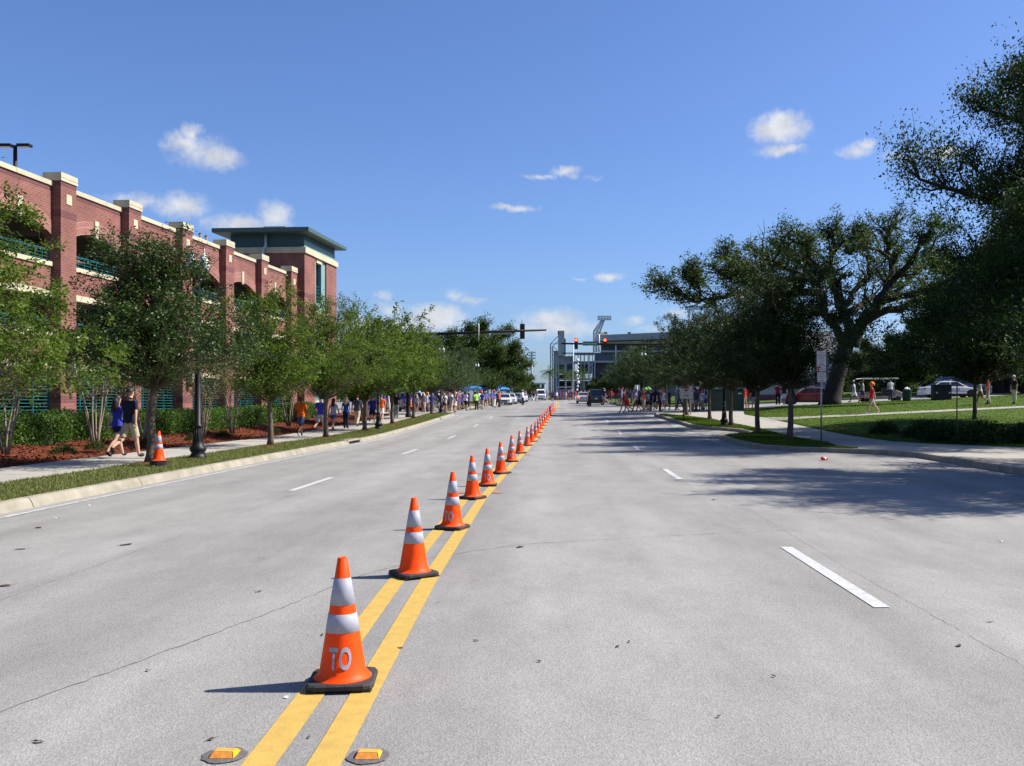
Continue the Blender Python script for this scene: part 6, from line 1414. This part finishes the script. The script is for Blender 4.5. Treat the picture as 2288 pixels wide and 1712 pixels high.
# the couple on the left sidewalk
x, y, z = onwalk(290, 24.6); person(x, y, z, -.35, 1.84, 'man in navy t-shirt and khaki shorts walking away beside a woman on the left sidewalk', 'walkB', False, 'navy', ('shorts', 'khaki'), 'dark', False, 0, 'dark', heavy=1.12)
x, y, z = onwalk(262, 25.0); person(x, y, z, -.45, 1.66, 'long haired woman in blue top and dark shorts walking beside the man in navy', 'walkA', True, 'royal', ('shorts', 'navy'), 'dark', True, 0, 'dark')
SWK = [(672, 40.6, 1.76, 'walkA', 0, 'orange', ('shorts', 'denim'), 'dark', 2, 'white', None, 'man in orange t-shirt and blue shorts walking on the left sidewalk', 1.1),
 (716, 44.4, 1.76, 'walkB', 0, 'royal', ('shorts', 'grey'), 'dark', 0, 'dark', None, 'man in blue shirt half hidden by the trunk of the street tree', 1.0),
 (745, 46.8, 1.64, 'walkA', 1, 'pale', ('shorts', 'denim'), 'dark', 0, 'tan', None, 'dark haired woman in pale top and blue shorts on the left sidewalk', 1.0),
 (773, 49.5, 1.65, 'stand', 1, 'blue', ('trousers', 'navy'), 'blonde', 0, 'dark', None, 'blonde woman in blue top and dark trousers on the left sidewalk', 1.0),
 (798, 51.8, 1.80, 'walkA', 0, 'slate', ('trousers', 'khaki'), 'brown', 0, 'dark', None, 'heavy man in dark shirt and khaki trousers on the left sidewalk', 1.2),
 (806, 56.5, 1.80, 'walkB', 0, 'blue', ('shorts', 'khaki'), 'brown', 0, 'white', 'navy', 'man in blue shirt and navy cap behind the heavy man in khaki trousers', 1.0),
 (832, 56.6, 1.66, 'walkB', 0, 'royal', ('shorts', 'navy'), 'dark', 0, 'dark', 'royal', 'boy in long blue jersey and blue cap left of the second lamp post', 1.05),
 (852, 59.4, 1.72, 'walkA', 0, 'orange', ('shorts', 'white'), 'brown', 0, 'white', 'blue', 'man in orange shirt, white shorts and blue cap right of the second lamp post', 1.0),
 (885, 64.5, 1.78, 'phone', 0, 'navy', ('trousers', 'grey'), 'dark', 1, 'white', None, 'man in navy shirt and grey trousers holding a phone near the pale trunk', 1.0)]
for px, Y, h, pose, fem, sh, bo, hr, sk, so, cp, lab, hv in SWK:
    x, y, z = onwalk(px, Y); person(x, y, z, random.Random(px).uniform(-.25, .2), h, lab, pose, bool(fem), sh, bo, hr, bool(fem), sk, so, cp, heavy=hv)
# garage visitors
v = Mb@Vector((PW+.55, .95, 6.35)); v = Mb@Vector((1.95, .86, 6.72)); person(v.x, v.y, v.z, BROT+math.pi+.2, 1.75, 'person in white shirt leaning on the upper railing of the brick garage', 'lean', False, 'white', ('shorts', 'khaki'), 'brown')
for i, (tt, c, lab) in enumerate([(15.6, 'white', 'person in white shirt looking over the garage roof parapet'), (16.4, 'navy', 'person in navy shirt looking over the garage roof parapet')]):
    v = Mb@Vector((tt, 1.2, 9.86)); person(v.x, v.y, v.z, BROT+math.pi, 1.78, lab, 'stand', False, c, ('shorts', 'khaki'), 'dark')
# people on the right
def lawn(px, Y): x = PX(px, Y); return x, Y, T(x, Y)+.16
x, y, z = lawn(1948, 56.4); person(x, y, z, 1.45, 1.86, 'person in red shirt and orange wig striding along the garden path', 'walkA', False, 'red', ('shorts', 'khaki'), 'orange', False, 0, 'white', None, True)
x, y, z = lawn(2207, 61.5); person(x, y, z, 1.2, 1.86, 'man in red shirt and khaki trousers on the lawn at the right', 'hips', False, 'red', ('trousers', 'khaki'), 'dark', False, 0, 'dark', None)
x, y, z = lawn(2190, 61.0); person(x, y, z, 1.2, 1.80, 'bare legged person in cream shirt walking beside the man in red on the lawn', 'walkB', False, 'cream', ('shorts', 'brown'), 'brown', False, 1)
x, y, z = lawn(2266, 60.0); person(x, y, z, 1.8, 1.82, 'person in dark shirt and cream trousers at the right picture edge', 'stand', False, 'black', ('trousers', 'cream'), 'brown', cap='white')
x, y, z = lawn(1908, 76); person(x, y, z, 1.0, 1.82, 'person in white outfit and cap walking in front of the golf cart', 'walkA', False, 'pale', ('shorts', 'white'), 'dark', cap='white', skin=2)
x, y, z = lawn(1928, 78); person(x, y, z, 1.2, 1.78, 'person in grey shirt walking just left of the golf cart', 'walkB', False, 'grey', ('shorts', 'slate'), 'dark', skin=1)
x, y, z = lawn(1990, 77.5); person(x, y, z, .2, 1.78, 'person in white shirt standing in front of the golf cart', 'stand', False, 'white', ('trousers', 'slate'), 'dark')
for px, Y, sh, bo, cp, lab in [(1664, 70.5, 'red', ('shorts', 'khaki'), 'white', 'person in red shirt and white cap right of the green cabinet'), (1671, 71.5, 'red', ('shorts', 'grey'), 'red', 'taller person in red shirt and red cap right of the green cabinet'), (1684, 71, 'black', ('shorts', 'grey'), 'white', 'person in black shirt and white cap beside the two in red'), (1738, 79, 'crimson', ('trousers', 'black'), None, 'person in dark red shirt by the red sedan'), (1752, 78.5, 'black', ('shorts', 'white'), 'red', 'person in black shirt and red cap by the red sedan'), (1770, 78.6, 'navy', ('trousers', 'black'), None, 'person in navy shirt close to the red sedan')]:
    x, y, z = lawn(px, Y); person(x, y, z, random.Random(px).uniform(-1.5, 1.5), 1.80, lab, 'stand', False, sh, bo, 'dark', cap=cp)
# crossing the road
for px, Y, sh, bo, fem, pose, lab, sk in [(1394, 71.5, 'crimson', ('shorts', 'khaki'), 0, 'walkA', 'man in dark red shirt striding across the road ahead of the right crowd', 1), (1401, 71.2, 'red', ('skirt', 'red'), 1, 'walkB', 'woman in red dress crossing beside the man in dark red', 1), (1421, 72, 'white', ('shorts', 'brown'), 0, 'walkA', 'man in white shirt and brown shorts crossing the road at the right', 1), (1429, 71.4, 'black', ('skirt', 'black'), 1, 'walkA', 'woman in black dress crossing behind the man in white', 1)]:
    x = PX(px, Y); person(x, Y, T(x, Y)+.01, 1.45, 1.80 if not fem else 1.7, lab, pose, bool(fem), sh, bo, 'dark', bool(fem), sk)
x = PX(1317, 98); person(x, 98, T(x, 98)+.01, 1.2, 1.82, 'officer in black uniform standing in the road left of the dark sport utility vehicle', 'hips', False, 'black', ('trousers', 'black'), 'dark', skin=1)
x = PX(1064.5, 92); person(x, 92, T(x, 92)+.01, .6, 1.82, 'officer in dark uniform and lime safety vest at the left junction', 'hips', False, 'lime', ('trousers', 'navy'), 'dark', cap='navy', skin=1)
x = PX(1041, 90.5); person(x, 90.5, T(x, 90.5)+.01, -.9, 1.84, 'man in white shirt and black shorts standing at the left junction kerb', 'phone', False, 'white', ('shorts', 'black'), 'dark', skin=2, heavy=1.15)
x = PX(1077, 94); person(x, 94, T(x, 94)+.01, 2.6, 1.80, 'man in blue shirt and khaki shorts right of the officer in lime vest', 'stand', False, 'blue', ('shorts', 'khaki'), 'orange')
x = PX(1168, 118); person(x, 118, T(x, 118)+.01, 1.2, 1.86, 'officer in white shirt and black trousers beside the parked white cars', 'stand', False, 'white', ('trousers', 'black'), 'grey', cap='white')
# crowds
rr = random.Random(2024)
SHIRTS = ['blue', 'royal', 'navy', 'white', 'orange', 'red', 'crimson', 'grey', 'pale', 'black', 'violet', 'slate', 'brown']
def crowd(n, pxr, yr, weights, where, group, off=0.0, hr=(1.62, 1.86), ypow=1.0):
    for i in range(n):
        Y = yr[0]+(yr[1]-yr[0])*rr.random()**ypow; px = rr.uniform(*pxr); x = PX(px, Y); fem = rr.random() < .4
        sh = rr.choices(SHIRTS, weights)[0]; bc = rr.choice(['khaki', 'white', 'denim', 'black', 'slate', 'brown', 'grey']); kind = rr.choice(['shorts', 'shorts', 'trousers']) if not fem else rr.choice(['shorts', 'shorts', 'skirt'])
        pose = rr.choice(['stand', 'hips', 'phone', 'walkA', 'walkB', 'stand']); cp = rr.choice([None, None, 'white', 'blue', 'red', 'navy']) if not fem else None
        kn = {'skirt': 'skirt', 'shorts': 'shorts', 'trousers': 'trousers'}[kind]; who = 'long haired person' if fem else 'person'
        lab = f'{who} in {sh} shirt, {bc} {kn}'+(f', {cp} cap' if cp else '')+', '+where
        person(x, Y, T(x, Y)+off, rr.uniform(-3.1, 3.1), rr.uniform(*hr)-(.1 if fem else 0), lab, pose, fem, sh, (kind, bc), rr.choice(['dark', 'brown', 'dark', 'blonde']), fem, rr.choice([0, 0, 1, 2]), rr.choice(['dark', 'white']), cp, group=group)
crowd(36, (925, 1035), (80, 94), [5, 5, 4, 4, 1, 1, 1, 2, 2, 1, 1, 2, 1], 'crowd by left corner lamp', 'left crowd by the corner lamp', .02)
crowd(42, (960, 1120), (95, 112), [6, 5, 4, 5, 2, 1, 1, 1, 3, 2, 1, 2, 1], 'crowd before blue canopies', 'left crowd by the canopies', .15)
crowd(9, (858, 925), (78, 92), [5, 5, 3, 2, 2, 1, 1, 1, 1, 1, 0, 1, 1], 'near the white arch', 'people near the white arch', .02)
crowd(30, (1432, 1590), (69, 75), [3, 3, 4, 3, 1, 3, 4, 1, 2, 4, 1, 2, 2], 'right corner crowd', 'right corner crowd', .10)
crowd(18, (1345, 1425), (95, 118), [4, 4, 2, 2, 3, 2, 2, 1, 1, 1, 3, 1, 1], 'beyond junction, right', 'people beyond the junction right', .15)
crowd(46, (1168, 1318), (150, 185), [3, 3, 3, 4, 3, 4, 3, 2, 2, 3, 1, 2, 2], 'far crowd on the road', 'far crowd across the road', .0)
x = PX(1445, 74.5); # bright green balloon bunch carried in the right crowd
t = thing('balloon_bunch', 'bunch of bright lime green balloons held above the right crowd', 'balloons', (x, 74.5, T(x, 74.5)+1.35))
LIME = mat('balloon_lime', (.30, .75, .09), .35); q = random.Random(6)
for i in range(7):
    bx, by, bz = q.uniform(-.22, .22), q.uniform(-.15, .15), .15+q.uniform(0, .34)
    b_ = MB().sphere((bx, by, bz), .15, 12, 8, 0, .92, .92, 1.1).build('balloon', LIME, t, fix=False); MB().tube([(bx, by, bz-.16), (0, 0, -.3)], .004, 3).build('string', BLKTRIM, b_)
# round umbrella-like kiosk signs: two white boards on a post across the junction
x, y = PX(1424, 96), 96.
t = thing('twin_board_sign', 'two narrow white sign boards on a post across the junction at right', 'sign', (x, y, T(x, y)+.14)); zz = PZ(867, y)-T(x, y)-.14
MB().tube([(0, .03, 0), (0, .03, zz+.3)], .03, 6).build('post', STEEL, t)
for sx in (-.16, .16): MB().cbox((sx, 0, zz), (.20, .02, .62)).build('board', mat('board_white', (.62, .60, .64), .5, .04, 3), t)
